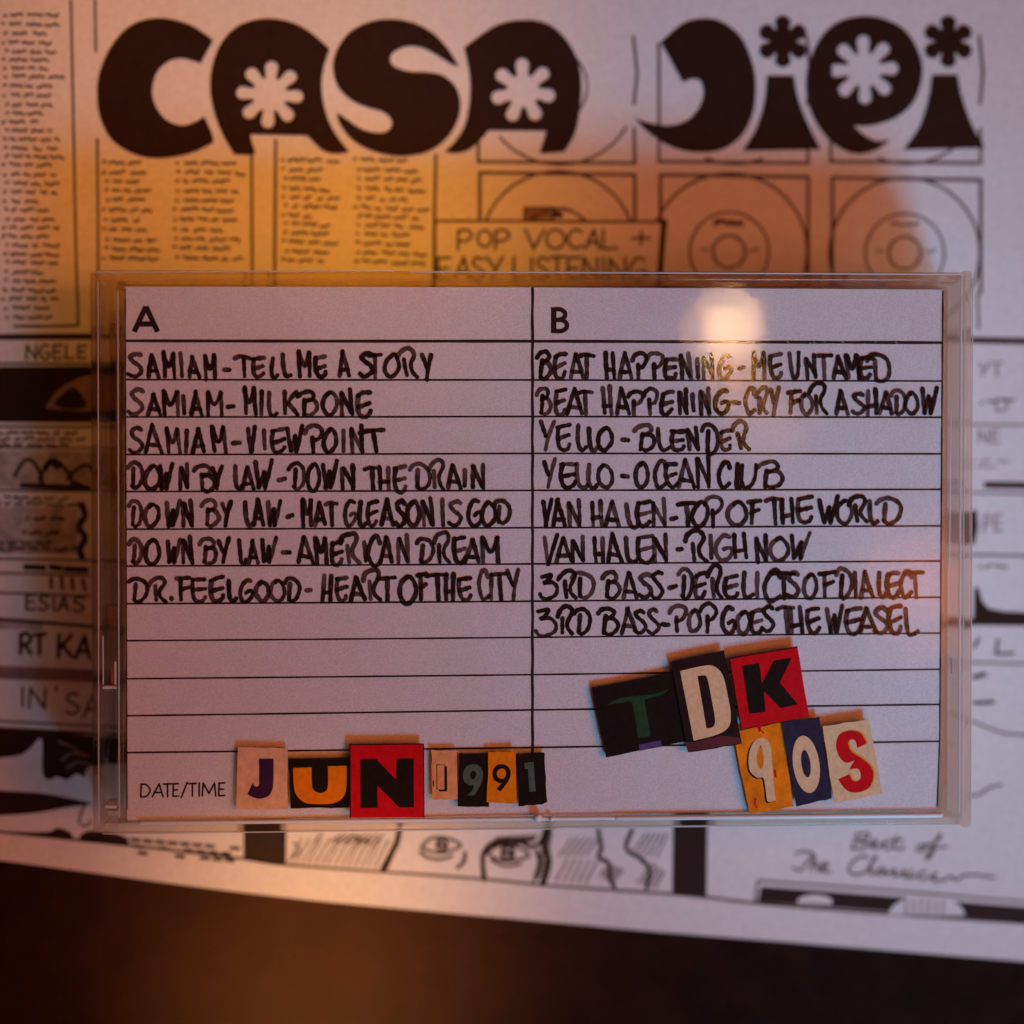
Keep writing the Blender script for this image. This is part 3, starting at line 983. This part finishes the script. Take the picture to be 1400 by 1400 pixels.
# ------------------------------------------------------------------ paper insert
m_ = MB()
left = spline([(170, 392), (171.5, 700), (174, 1121)], 4)
bott = spline([(174, 1121), (500, 1118), (735, 1114), (1000, 1110), (1279, 1106)], 4)
right = spline([(1279, 1106), (1283, 1050), (1286, 800), (1290, 396)], 4)
topl = spline([(1290, 396), (728, 393), (170, 392)], 4)
prism(m_, left[:-1] + bott[:-1] + right[:-1] + topl[:-1], ZC - 0.00025, ZC)
insert = m_.build("track_list_card", PAPER)
tag(insert, "ruled white paper insert with handwritten track lists, inside the clear case", "paper insert")
ZI = ZC + 0.000015
ROWS = [(466, 466.5, 468.5, 4.2), (519, 519.5, 521, 2.6), (570, 569.5, 570.5, 2.6), (621.5, 620, 620.5, 2.6), (672, 670.5, 669, 2.6),
        (723.5, 721.5, 719, 2.6), (774, 771, 767, 2.6), (825.5, 822, 816.5, 2.6), (876, 871.4, 865.5, 2.4), (928, 922.4, 915, 2.4),
        (978.6, 970.7, 963, 2.6), (1029, 1022, 1013.5, 2.6)]
m_ = MB()
for a, b, c, wd_ in ROWS:
    pts = spline([(171 + (a - 466) * 0.004, a), (450, (a + b) / 2 + 0.2), (728, b), (1000, (b + c) / 2), (1289 - (a - 466) * 0.008, c)], 14)
    stroke(m_, pts, wd_, ZI, jit=0.10, cap=False)
stroke(m_, [(728 + 0.3 * math.sin(i), 393 + i * 8.7) for i in range(82)], 4.0, ZI + 4e-6, jit=0.10, cap=False)
stroke(m_, [(171.2 + i * 0.033, 394 + i * 8.8) for i in range(82)], 1.6, ZI + 6e-6, jit=0.3, cap=False)
stroke(m_, [(1289 - i * 0.06 - max(0, i - 70) * 0.25, 397 + i * 8.7) for i in range(82)], 2.2, ZI + 6e-6, jit=0.2, cap=False)
m_.build("ruled_lines", PRINT, insert)
m_ = MB()
for pts in ([(183.5, 453.7), (199.5, 419)], [(199.5, 419), (215.5, 453.7)], [(189, 443), (210, 443)]):
    stroke(m_, pts, 7.4, ZI + 8e-6, cap=False)
    ZI += 3e-7
m_.build("side_letter", PRINT, insert)
m_ = MB()
stroke(m_, [(757, 420), (757, 455.6)], 7.4, ZI + 8e-6, cap=False)
stroke(m_, spline([(757, 423, 1), (766, 423), (772, 427), (772, 433), (766, 437), (757, 437.5, 1)], 5), 6.2, ZI + 9e-6, cap=False)
stroke(m_, spline([(757, 437.5, 1), (768, 437.5), (774.5, 442), (774.5, 448), (768, 452.5), (757, 452.5, 1)], 5), 6.2, ZI + 1e-5, cap=False)
m_.build("side_letter", PRINT, insert)
zx = lambda a: 150 + a / 4.667
plain_text("printed_caption", [('D', zx(198), zx(258), 1072, 1089.5), ('A', zx(272), zx(344), 1071.8, 1089.3), ('T', zx(344), zx(394), 1071.6, 1089.2),
                               ('E', zx(404), zx(438), 1071.4, 1088.8), ('/', zx(457), zx(494), 1071.2, 1089), ('T', zx(503), zx(552), 1071, 1088.6),
                               ('I', zx(568), zx(574), 1070.8, 1088.5), ('M', zx(590), zx(676), 1070.6, 1088.3), ('E', zx(696), zx(734), 1070.4, 1088)],
           2.5, PRINT, ZI + 8e-6, insert)

# handwriting: strokes of each capital in a unit box, y up; smooth when longer than two points
HAND = {
    'S': [[(0.92, 0.92), (0.6, 1.0), (0.15, 0.86), (0.35, 0.66), (0.8, 0.45), (1.0, 0.25), (0.7, 0.04), (0.3, 0.0), (0.0, 0.1)]],
    'A': [[(0.02, 0), (0.42, 1.0)], [(0.42, 0.98), (0.98, 0.02)], [(0.18, 0.27), (0.84, 0.24)]],
    'M': [[(0.02, 1.02), (0.1, 0.0)], [(0.04, 0.98), (0.36, 0.5), (0.62, 0.48), (0.9, 0.98)], [(0.9, 1.0), (1.0, 0.0)]],
    'I': [[(0.4, 0.98), (0.55, 0.04)]],
    '-': [[(0, 0.4), (1, 0.55)]],
    '.': [[(0.4, 0.5), (0.6, 0.55)]],
    'T': [[(0, 0.9), (0.4, 0.97), (1, 0.96)], [(0.52, 0.94), (0.6, 0.0)]],
    'E': [[(0.98, 0.98), (0.5, 0.96), (0.05, 0.9)], [(0.12, 0.92), (0.03, 0.5), (0.2, 0.08), (0.55, -0.02), (0.85, 0.05), (0.98, 0.2)], [(0.12, 0.44), (0.92, 0.56)]],
    'L': [[(0.05, 1.0), (0.08, 0.4), (0.3, 0.04), (0.7, 0.0), (1.0, 0.1)]],
    'O': [[(0.45, 0.98), (0.1, 0.75), (0.0, 0.35), (0.25, 0.02), (0.65, 0.02), (0.98, 0.35), (0.92, 0.75), (0.6, 1.0), (0.35, 0.9)]],
    'R': [[(0.0, 0.72), (0.15, 0.95), (0.5, 1.1), (0.82, 1.06), (0.92, 0.84), (0.68, 0.5), (0.72, 0.22), (1.0, 0.0)], [(0.36, 0.66), (0.44, 0.04)]],
    'Y': [[(0.0, 0.98), (0.42, 0.5)], [(1.0, 1.05), (0.6, 0.5), (0.42, 0.0)]],
    'K': [[(0.04, 0.98), (0.08, 0.05)], [(0.9, 0.98), (0.45, 0.7), (0.28, 0.46)], [(0.28, 0.5), (0.98, 0.02)]],
    'B': [[(0.0, 0.82), (0.2, 1.0), (0.6, 1.06), (0.82, 0.9), (0.7, 0.72), (0.4, 0.62)], [(0.38, 0.72), (0.32, 0.05)],
          [(0.42, 0.64), (0.8, 0.62), (1.0, 0.36), (0.84, 0.08), (0.55, -0.02), (0.34, 0.06)]],
    'N': [[(0.02, 0.92), (0.1, 0.0)], [(0.05, 0.9), (0.92, 0.08)], [(0.84, 1.06), (0.98, 0.02)]],
    'V': [[(0.0, 0.96), (0.42, 0.0)], [(1.0, 1.04), (0.46, 0.02)]],
    'W': [[(0.0, 0.95), (0.24, 0.02)], [(0.22, 0.05), (0.52, 0.64)], [(0.52, 0.62), (0.60, 0.04)], [(0.60, 0.04), (1.0, 1.04)]],
    'P': [[(0.0, 0.76), (0.16, 0.96), (0.55, 1.06), (0.92, 0.94), (0.96, 0.72), (0.72, 0.5), (0.42, 0.42)], [(0.40, 0.58), (0.42, 0.0)]],
    'D': [[(0.0, 0.8), (0.2, 0.98), (0.55, 1.0), (0.88, 0.82), (1.0, 0.5), (0.86, 0.14), (0.55, -0.02), (0.32, 0.08)], [(0.38, 0.76), (0.34, 0.05)]],
    'G': [[(0.86, 0.96), (0.55, 1.0), (0.14, 0.7), (0.04, 0.3), (0.3, 0.0), (0.72, 0.04), (1.0, 0.34), (0.82, 0.52), (0.5, 0.42)]],
    'H': [[(0.02, 0.98), (0.08, 0.02)], [(0.88, 1.02), (1.0, 0.0)], [(0.06, 0.3), (0.95, 0.34)]],
    'F': [[(0, 0.94), (1.0, 1.0)], [(0.36, 0.92), (0.42, 0.02)], [(0.36, 0.46), (0.94, 0.58)]],
    'C': [[(0.95, 0.78), (0.8, 1.0), (0.45, 0.98), (0.08, 0.6), (0.08, 0.28), (0.4, 0.0), (0.78, 0.06), (1.0, 0.16)]],
    'U': [[(0.02, 0.98), (0.02, 0.4), (0.3, 0.0), (0.7, 0.1), (0.95, 0.5), (0.98, 1.02)]],
    '3': [[(0.12, 0.9), (0.64, 0.94), (0.42, 0.74), (0.26, 0.62), (0.7, 0.64), (0.98, 0.42), (0.92, 0.14), (0.5, -0.04), (0.15, 0.02), (0.0, 0.18)]],
}


def handwriting(name, top, base, slope, items, label=None):
    m_ = MB()
    z = ZI + 1.0e-5
    for it in items:
        ch, x0, x1 = it[:3]
        t, b = (it[3] if len(it) > 3 and it[3] is not None else top), (it[4] if len(it) > 4 else base)
        if ch == '-':
            y = it[3] if len(it) > 3 else (top + base) / 2 + 4
            t, b = y - 2.5, y + 2.5
        if ch == '.':
            t, b = base - 6, base - 2
        dy = slope * ((x0 + x1) / 2 - items[0][1])
        if x1 - x0 > 8:
            x0, x1 = x0 + 1.2, x1 - 1.5
        sl, rot, hs_ = RND.gauss(0, 0.05), RND.gauss(0, 0.05), RND.uniform(0.95, 1.06)
        t = b - (b - t) * hs_
        for st in HAND[ch]:
            wear = (RND.random() ** 1.4, RND.random() ** 2.5 * 0.8)
            jx, jy = RND.uniform(-0.5, 0.5), RND.uniform(-0.6, 0.6)
            pts = [(x0 + (x1 - x0) * a + jx + (h_ - 0.5) * sl * 26 + RND.uniform(-0.8, 0.8), b - (b - t) * h_ + (a - 0.5) * rot * 18 + dy + jy + RND.uniform(-1.0, 1.0)) for a, h_ in st]
            if len(pts) == 2:
                (ax, ay), (bx, by) = pts
                cx, cy = (ax + bx) / 2 + RND.uniform(-0.5, 0.5), (ay + by) / 2 + RND.uniform(-0.5, 0.5)
                pts = [(ax, ay), (cx, cy), (bx, by)]
            pts = spline(pts, 7)
            wd_ = RND.uniform(5.5, 6.7)
            stroke(m_, pts, wd_ if ch not in '-.' else 6.6, z, 8e-7, jit=0.13, wear=wear)
            z += 1.2e-6
    return m_.build(name, MARKER, insert, wear=True)


LINES = [
    (486, 515, 0.0, [('S', 174, 195, 484), ('A', 201, 218), ('M', 222, 240, 483), ('I', 247, 251, 483), ('A', 256, 273), ('M', 279, 296, 487, 518), ('-', 306, 314, 505),
                     ('T', 321, 344), ('E', 344, 362, 488), ('L', 370, 382, 487), ('L', 386, 398, 487), ('M', 408, 426, 481), ('E', 430, 447, 488),
                     ('A', 462, 479, 482), ('S', 491, 511, 485), ('T', 503, 522, 486), ('O', 525, 547, 487), ('R', 543, 571, 482), ('Y', 576, 592, 484, 519)]),
    (537, 567, 0.0, [('S', 176, 197, 534), ('A', 201, 222), ('M', 222, 245, 534), ('I', 249, 253, 540), ('A', 259, 278), ('M', 282, 305), ('-', 311, 320, 556),
                     ('M', 333, 350, 532, 566), ('I', 356, 358, 535), ('L', 366, 381), ('K', 388, 408), ('B', 405, 436, 536), ('O', 440, 462), ('N', 465, 483, 535), ('E', 487, 508, 538, 569)]),
    (585, 618, 0.0, [('S', 176, 196), ('A', 198, 223, 583), ('M', 227, 246), ('I', 254, 255, 587), ('A', 262, 282), ('M', 289, 309), ('-', 318, 330, 606),
                     ('V', 338, 351), ('I', 360, 364, 588, 614), ('E', 370, 391, 588), ('W', 393, 414), ('P', 416, 442, 584), ('O', 442, 462, 588), ('I', 468, 472, 588),
                     ('N', 479, 497, 585), ('T', 492, 527, 587)]),
    (637, 668, 0.0, [('D', 174, 196, 634), ('O', 197, 220), ('W', 217, 236, 636), ('N', 245, 258), ('B', 265, 295, 639, 671), ('Y', 290, 304, 641), ('L', 321, 332), ('A', 331, 348, 640),
                     ('W', 348, 373, 633), ('-', 379, 390, 655), ('D', 394, 418, 635), ('O', 419, 439, 636, 671), ('W', 440, 462, 633), ('N', 467, 486, 638), ('T', 497, 520, 638),
                     ('H', 517, 534, 638), ('E', 538, 556, 639, 672), ('D', 560, 590, 636), ('R', 585, 608, 635), ('A', 611, 631, 635), ('I', 634, 638, 640, 664), ('N', 645, 663, 638)]),
    (687, 719, -0.002, [('D', 175, 195), ('O', 197, 219, 689), ('W', 226, 246), ('N', 249, 264), ('B', 274, 301, 686), ('Y', 303, 318), ('L', 334, 347, 685), ('A', 346, 362, 684),
                        ('W', 365, 384), ('-', 392, 402, 707), ('M', 412, 428, 685), ('A', 430, 446), ('T', 443, 462, 689), ('G', 469, 488, 686), ('L', 490, 502, 688), ('E', 502, 517, 688),
                        ('A', 521, 540, 684), ('S', 541, 556, 687), ('O', 556, 576, 688), ('N', 577, 593, 684), ('I', 605, 607, 685), ('S', 612, 632, 687), ('G', 638, 660, 687),
                        ('O', 658, 679, 689), ('D', 674, 699, 688, 717)]),
    (738, 770, -0.003, [('D', 176, 196), ('O', 198, 220, 737), ('W', 227, 247, 740), ('N', 249, 264, 736), ('B', 271, 298, 738), ('Y', 298, 315), ('L', 326, 338), ('A', 338, 355),
                        ('W', 357, 378), ('-', 386, 397, 756), ('A', 406, 430, 735), ('M', 430, 448, 738), ('E', 452, 470, 742, 773), ('R', 465, 492, 735), ('I', 497, 500, 741), ('C', 502, 522, 735, 775),
                        ('A', 520, 538), ('N', 543, 560, 735), ('D', 568, 594, 739), ('R', 592, 616, 734), ('E', 619, 638, 737), ('A', 636, 658, 739), ('M', 658, 683, 736)]),
    (790, 822, -0.004, [('D', 174, 203), ('R', 203, 228, 791), ('.', 232, 236), ('F', 239, 260, 792), ('E', 261, 283, 792), ('E', 286, 307, 792), ('L', 311, 325, 794), ('G', 326, 346, 793),
                        ('O', 349, 369, 796), ('O', 369, 390, 793), ('D', 387, 412, 791), ('-', 417, 426, 808), ('H', 440, 454, 789), ('E', 459, 476, 790), ('A', 477, 500, 790), ('R', 495, 521, 786),
                        ('T', 515, 541, 791), ('O', 546, 571, 789, 826), ('F', 570, 584, 787), ('T', 582, 612, 787), ('H', 609, 622, 787), ('E', 626, 645, 790), ('C', 653, 669, 784), ('I', 671, 673, 789),
                        ('T', 672, 695, 787), ('Y', 694, 711, 784)]),
    (485, 517, 0.0, [('B', 732, 755, 485), ('E', 757, 775), ('A', 778, 799), ('T', 791, 813, 487), ('H', 827, 841, 482), ('A', 845, 866, 484), ('P', 863, 886), ('P', 884, 909), ('E', 907, 926, 490),
                     ('N', 930, 946, 485), ('I', 952, 957, 488), ('N', 960, 976, 485), ('G', 982, 1001, 486), ('-', 1010, 1017, 503), ('M', 1028, 1047, 484), ('E', 1051, 1069, 484), ('U', 1080, 1095, 484),
                     ('N', 1101, 1117, 486), ('T', 1112, 1138, 485), ('A', 1138, 1158, 489), ('M', 1157, 1175, 487), ('E', 1175, 1193, 488), ('D', 1186, 1218, 486, 522)]),
    (534, 566, 0.0, [('B', 732, 755, 534), ('E', 757, 774), ('A', 775, 798), ('T', 790, 811), ('H', 823, 837, 531), ('A', 842, 861, 532), ('P', 857, 881, 535), ('P', 879, 901, 534), ('E', 903, 921, 537),
                     ('N', 927, 941, 533), ('I', 946, 950, 539, 563), ('N', 957, 972, 534), ('G', 976, 998, 535, 564), ('-', 1002, 1010, 550), ('C', 1017, 1033, 532), ('R', 1033, 1050, 532), ('Y', 1052, 1067, 534),
                     ("F", 1074, 1094, 535), ("O", 1094, 1112, 540), ('R', 1106, 1132, 530), ('A', 1142, 1160, 535), ('S', 1164, 1183, 538), ('H', 1185, 1200, 533), ('A', 1203, 1222, 537), ('D', 1217, 1240, 536),
                     ('O', 1237, 1257, 539), ('W', 1259, 1282, 532)]),
    (581, 615, 0.0, [('Y', 738, 758, 579), ('E', 760, 781), ('L', 788, 803, 580), ('L', 804, 818, 586), ('O', 816, 838, 586), ('-', 850, 861, 601), ('B', 866, 897, 583), ('L', 899, 917, 585), ('E', 916, 937, 588),
                     ('N', 940, 956, 585), ('D', 959, 984, 582, 620), ('E', 984, 1001, 588), ('R', 1000, 1025, 582)]),
    (634, 666, 0.0, [('Y', 743, 760, 631), ('E', 764, 788, 632), ('L', 787, 805, 633), ('L', 803, 819, 636), ('O', 817, 838, 636), ('-', 850, 860, 651), ('O', 868, 888, 635), ('C', 894, 912, 631), ('E', 909, 927, 635),
                     ('A', 926, 951, 631), ('N', 952, 972, 626), ('C', 982, 999, 632), ('L', 1005, 1016, 636), ('U', 1012, 1035, 635), ('B', 1034, 1072, 634)]),
    (685, 719, 0.0, [('V', 740, 755), ('A', 755, 774), ('N', 776, 795, 684), ('H', 808, 825, 685), ('A', 827, 849), ('L', 856, 873, 688, 721), ('E', 870, 890, 687), ('N', 891, 911, 685), ('-', 917, 927, 708),
                     ('T', 926, 951, 686), ('O', 945, 969, 688), ('P', 963, 990, 680), ('O', 994, 1022, 688, 718), ('F', 1020, 1040, 684, 716), ('T', 1046, 1072, 683, 716), ('H', 1068, 1085, 682, 715),
                     ('E', 1089, 1112, 681, 713), ('W', 1120, 1147, 681, 715), ('O', 1143, 1166, 685, 715), ('R', 1160, 1186, 680, 713), ('L', 1188, 1202, 686, 715), ('D', 1197, 1233, 680, 715)]),
    (736, 768, 0.0, [('V', 743, 762, 733, 772), ('A', 760, 783), ('N', 781, 800, 736), ('H', 812, 827), ('A', 829, 851, 731), ('L', 854, 873, 735), ('E', 870, 895, 734), ('N', 893, 914, 734), ('-', 925, 934, 751),
                     ('R', 936, 967, 728), ('I', 971, 974, 731, 765), ('G', 976, 1002, 732, 765), ('H', 1003, 1021, 730, 763), ('N', 1033, 1050, 733), ('O', 1052, 1079, 735, 766), ('W', 1081, 1107, 730, 765)]),
    (785, 818, -0.003, [('3', 737, 763, 786), ('R', 763, 789, 783), ('D', 781, 813, 784), ('B', 822, 849, 785), ('A', 851, 873), ('S', 873, 892, 784), ('S', 889, 907, 785), ('-', 914, 925, 804), ('D', 926, 949, 779),
                        ('E', 949, 966, 786), ('R', 966, 989, 780), ('E', 989, 1010, 788), ('L', 1015, 1031, 784), ('I', 1034, 1038, 785), ('C', 1043, 1068, 781, 823), ('T', 1053, 1087, 781), ('S', 1074, 1093, 783),
                        ('O', 1099, 1119, 785), ('F', 1119, 1142, 782), ('D', 1141, 1166, 780), ('I', 1167, 1171, 784), ('A', 1174, 1195, 784), ('L', 1200, 1213, 784), ('E', 1211, 1231, 784), ('C', 1230, 1248, 786), ('T', 1236, 1264, 785)]),
    (834, 866, -0.002, [('3', 732, 762, 834, 869), ('R', 760, 784, 832), ('D', 783, 809, 835), ('B', 816, 847, 834), ('A', 848, 872, 831), ('S', 866, 884, 835), ('S', 884, 902, 833), ('-', 906, 916, 854),
                        ('P', 915, 940, 830, 863), ('O', 941, 959, 835, 863), ('P', 956, 982, 830, 864), ('G', 986, 1006, 831), ('O', 1006, 1027, 836), ('E', 1025, 1045, 835), ('S', 1042, 1059, 831, 863), ('T', 1061, 1087, 832),
                        ('H', 1080, 1098, 832), ('E', 1102, 1122, 833), ('W', 1130, 1152, 829), ('E', 1155, 1178, 832), ('A', 1173, 1200, 833), ('S', 1194, 1215, 833), ('E', 1214, 1234, 831), ('L', 1237, 1256, 832, 869)]),
]
for top, base_, slope, items in LINES:
    handwriting("handwritten_title", top, base_, slope, items)

# ------------------------------------------------------------------ cut-out letters glued on the case
CREAM = mat("chip_cream", (0.80, 0.50, 0.27), 0.6, 0.1, mottle=0.10, scale=1400)
TAN = mat("chip_tan", (0.76, 0.43, 0.25), 0.6, 0.1, mottle=0.12, scale=900)
TAN2 = mat("chip_apricot", (0.78, 0.34, 0.13), 0.6, 0.12, mottle=0.12, scale=900)
BLACK = mat("chip_black", (0.014, 0.0065, 0.004), 0.6, 0.08, mottle=0.25, scale=1200)
BROWN = mat("chip_dark_brown", (0.022, 0.006, 0.006), 0.6, 0.1, mottle=0.3, scale=300)
RED = mat("chip_red", (0.62, 0.004, 0.010), 0.6, 0.08, mottle=0.12, scale=1200)
ORANGE = mat("chip_orange", (0.84, 0.22, 0.004), 0.6, 0.08, mottle=0.10, scale=1200)
AMBER = mat("chip_amber", (0.86, 0.22, 0.006), 0.6, 0.06, mottle=0.22, scale=350)
NAVY = mat("chip_navy", (0.030, 0.021, 0.046), 0.6, 0.08, mottle=0.2, scale=900)
PURPLE = mat("chip_purple", (0.045, 0.010, 0.040), 0.6, 0.1, mottle=0.15, scale=1200)
GREEN = mat("chip_green", (0.018, 0.055, 0.022), 0.6, 0.1, mottle=0.2, scale=1000)
GREY = mat("chip_grey", (0.085, 0.11, 0.075), 0.6, 0.1, mottle=0.2, scale=1000)
VIOLET = mat("chip_violet", (0.08, 0.045, 0.16), 0.5, 0.3, mottle=0.2, scale=900)
WINE = mat("chip_wine", (0.10, 0.010, 0.016), 0.5, 0.3, mottle=0.25, scale=500)
MUSTARD = mat("chip_yellow", (0.80, 0.33, 0.03), 0.55, 0.3)
GRP = "cut-out paper letters stuck on the case"
TH = 0.00022


def chip(name, label, quad, m, level):
    z0 = ZF + 0.00002 + level * 0.00024
    m_ = MB()
    pts = []
    n = len(quad)
    for i in range(n):
        a, b = quad[i], quad[(i + 1) % n]
        for k in range(6):
            t = k / 6
            j = 0.7 if k else 0.5
            pts.append((a[0] + (b[0] - a[0]) * t + RND.uniform(-j, j), a[1] + (b[1] - a[1]) * t + RND.uniform(-j, j)))
    prism(m_, pts, z0, z0 + TH)
    o = m_.build(name, m)
    tag(o, label, "paper letter", GRP)
    return o, z0 + TH + 0.00001


def glyph(parent, z, m, outlines, name="letter_shape", sm=True):
    m_ = MB()
    poly(m_, [spline(o, 6, True) for o in outlines], z)
    return m_.build(name, m, parent)


def zz(pts, ox, oy, s):
    return [(ox + p[0] / s, oy + p[1] / s) + tuple(p[2:]) for p in pts]


c5 = lambda p: zz(p, 310, 1000, 5.0)
c6 = lambda p: zz(p, 560, 1000, 6.364)
c3 = lambda p: zz(p, 800, 870, 3.3333)

o, z = chip("letter_tile", "tan paper square with a dark purple letter J", c5([(75, 108), (415, 114), (417, 533), (65, 531)]), TAN, 0)
glyph(o, z, PURPLE, [c5([(220, 186, 1), (320, 185, 1), (320, 300), (314, 390), (285, 442), (230, 460), (185, 452), (140, 430, 1), (178, 350, 1), (192, 374), (215, 372), (221, 340)])])
o, z = chip("letter_tile", "black paper square with a fat orange letter U", c5([(420, 186), (845, 180), (845, 520), (437, 527)]), BLACK, 0)
glyph(o, z, ORANGE, [c5([(453, 250, 1), (580, 245, 1), (583, 365), (600, 405), (640, 421), (680, 405), (692, 360), (692, 237, 1), (820, 235, 1), (818, 375), (795, 450),
                         (730, 490), (640, 497), (540, 488), (480, 440), (460, 380)])])
o, z = chip("letter_tile", "red paper square with a heavy black letter N", c5([(840, 86), (1345, 82), (1350, 588), (842, 592)]), RED, 1)
glyph(o, z, BLACK, [c5([(912, 188, 1), (1020, 185, 1), (1158, 330, 1), (1160, 185, 1), (1278, 182, 1), (1280, 518, 1), (1180, 520, 1), (1030, 370, 1), (1032, 522, 1), (915, 525, 1)])])
m_ = MB()
for a, b in (((843, 90), (1345, 86)), ((843, 90), (845, 590)), ((1345, 86), (1349, 585))):
    stroke(m_, c5([a, b]), 1.5, z, jit=0.2)
    z += 3e-7
m_.build("dark_rim", BLACK, o)

o, z = chip("number_tile", "apricot paper strip with an outlined number 1", c6([(190, 162), (415, 166), (414, 596), (198, 590)]), TAN2, 0)
m_ = MB()
stroke(m_, c6([(237, 290), (305, 290), (306, 505), (238, 507), (237, 290)]), 1.1, z, cap=False)
stroke(m_, c6([(315, 302), (317, 514)]), 3.2, z + 4e-7, cap=False)
stroke(m_, c6([(255, 514), (325, 514)]), 2.6, z + 8e-7, cap=False)
stroke(m_, c6([(206, 430), (208, 475)]), 1.6, z + 1e-6)
m_.build("number_shape", BLACK, o)
o, z = chip("number_tile", "black paper strip with a grey green number 9", c6([(432, 193), (690, 197), (692, 655), (418, 652)]), BLACK, 0)
glyph(o, z, GREY, [c6([(550, 284), (490, 310), (464, 375), (480, 440), (525, 470), (560, 470), (540, 520), (497, 555, 1), (560, 557, 1), (610, 480), (636, 400), (632, 340), (600, 298)]),
                   c6([(550, 342), (525, 375), (540, 412), (562, 412), (582, 375), (572, 350)])], "number_shape")
o, z = chip("number_tile", "orange paper strip with a black number 9", c6([(688, 180), (922, 170), (934, 628), (670, 615)]), ORANGE, 1)
glyph(o, z, BLACK, [c6([(800, 284), (745, 305), (720, 365), (735, 420), (785, 452), (802, 448), (757, 500, 1), (790, 522, 1), (855, 440), (880, 370), (860, 310)]),
                    c6([(800, 322), (765, 345), (762, 385), (790, 412), (825, 405), (840, 365), (828, 335)])], "number_shape")
o, z = chip("number_tile", "black paper strip with a grey green number 1", c6([(925, 198), (1175, 182), (1195, 615), (1150, 635), (948, 650)]), BLACK, 0)
glyph(o, z, GREY, [c6([(998, 278, 1), (1035, 268, 1), (1078, 268, 1), (1096, 522, 1), (1043, 526, 1), (1030, 325, 1), (1002, 328, 1)])], "number_shape")

o, z = chip("letter_tile", "near black paper square with a dim green letter T", c3([(30, 235), (400, 162), (462, 478), (95, 553)]), BLACK, 0)
glyph(o, z, GREEN, [c3([(102, 312, 1), (150, 284), (230, 272), (320, 262), (382, 238, 1), (350, 266), (282, 285), (272, 300), (285, 380), (297, 440), (285, 456), (242, 462, 1),
                        (228, 380), (212, 300), (170, 302)])])
m_ = MB()
poly(m_, [c3([(244, 494), (345, 474), (350, 500), (250, 522)])], z)
m_.build("violet_patch", VIOLET, o)
o, z = chip("letter_tile", "dark brown paper strip with a tall cream letter D", c3([(390, 118), (632, 64), (714, 490), (468, 530)]), BROWN, 1)
glyph(o, z, CREAM, [c3([(433, 158, 1), (540, 134), (590, 138), (628, 180), (650, 270), (664, 360), (652, 415), (600, 448), (495, 476, 1)]),
                    c3([(512, 182, 1), (535, 178), (556, 190), (575, 280), (592, 380), (582, 412), (553, 419, 1)])])
m_ = MB()
poly(m_, [c3([(455, 482), (490, 484), (620, 452), (706, 462), (712, 487), (468, 526)])], z - 4e-6)
m_.build("wine_patch", WINE, o)
o, z = chip("letter_tile", "red paper square with a heavy black letter K", c3([(655, 98), (968, 46), (1022, 365), (710, 422)]), RED, 2)
glyph(o, z, BLACK, [c3([(715, 135, 1), (793, 121, 1), (806, 212, 1), (860, 110, 1), (942, 97, 1), (888, 210, 1), (970, 310, 1), (890, 327, 1), (815, 250, 1), (822, 344, 1), (747, 353, 1)])])
m_ = MB()
for a, b in (((657, 100), (967, 49)), ((657, 100), (711, 419))):
    stroke(m_, c3([a, b]), 1.5, z, jit=0.2)
    z += 3e-7
m_.build("dark_rim", BLACK, o)
o, z = chip("number_tile", "amber paper strip with a cream number 9 edged in black", c3([(672, 440), (893, 392), (951, 775), (752, 811)]), AMBER, 0)
NINE = [(803, 462), (768, 482), (746, 540), (750, 610), (785, 644), (812, 645), (822, 690), (832, 752), (868, 745, 1), (856, 640), (850, 540), (838, 482)]
glyph(o, z, BLACK, [c3([(p[0] - 8, p[1] + 5) + tuple(p[2:]) for p in NINE])], "number_shadow")
glyph(o, z + 6e-6, CREAM, [c3(NINE), c3([(797, 498), (782, 540), (788, 590), (803, 602), (813, 575), (808, 520)])], "number_shape")
m_ = MB()
poly(m_, [spline(c3([(783, 500), (796, 499), (808, 522), (812, 575), (803, 602), (788, 592), (781, 545)]), 4, True)], z + 3e-6)
m_.build("number_hole", AMBER, o)
for fl in ([(783, 412), (800, 428), (812, 440)], [(776, 740), (772, 765), (782, 778)], [(865, 610), (868, 640)], [(800, 405), (792, 432)]):
    m_ = MB()
    stroke(m_, c3(fl), 2.6, z + 2e-6, jit=0.3)
    m_.build("red_fleck", RED, o)
o, z = chip("number_tile", "navy paper strip with an oval cream number 0", c3([(894, 392), (1068, 368), (1125, 738), (965, 776)]), NAVY, 1)
m_ = MB()
poly(m_, [ell(1102.3, 1045, 18.0, 39.5, 48, rot=math.radians(-8)), ell(1101.8, 1044, 6.2, 19, 32, rot=math.radians(-8))], z)
m_.build("number_shape", CREAM, o)
o, z = chip("letter_tile", "cream paper square with a curly red letter S", c3([(1083, 410), (1290, 378), (1357, 718), (1135, 760)]), CREAM, 2)
ES = [(1284, 488, 1), (1240, 510, 1), (1232, 478), (1212, 470), (1199, 488), (1215, 525), (1262, 556), (1300, 590), (1314, 632), (1296, 688), (1240, 712), (1190, 700), (1152, 652, 1),
      (1204, 628, 1), (1218, 655), (1240, 660), (1256, 640), (1245, 605), (1205, 607, 1), (1212, 592), (1228, 566, 1), (1190, 576), (1160, 552), (1143, 500), (1158, 448), (1205, 430), (1255, 440)]
glyph(o, z, MUSTARD, [c3([(p[0] + 7, p[1] - 4) + tuple(p[2:]) for p in ES])], "letter_edge")
glyph(o, z + 6e-6, RED, [c3(ES)])
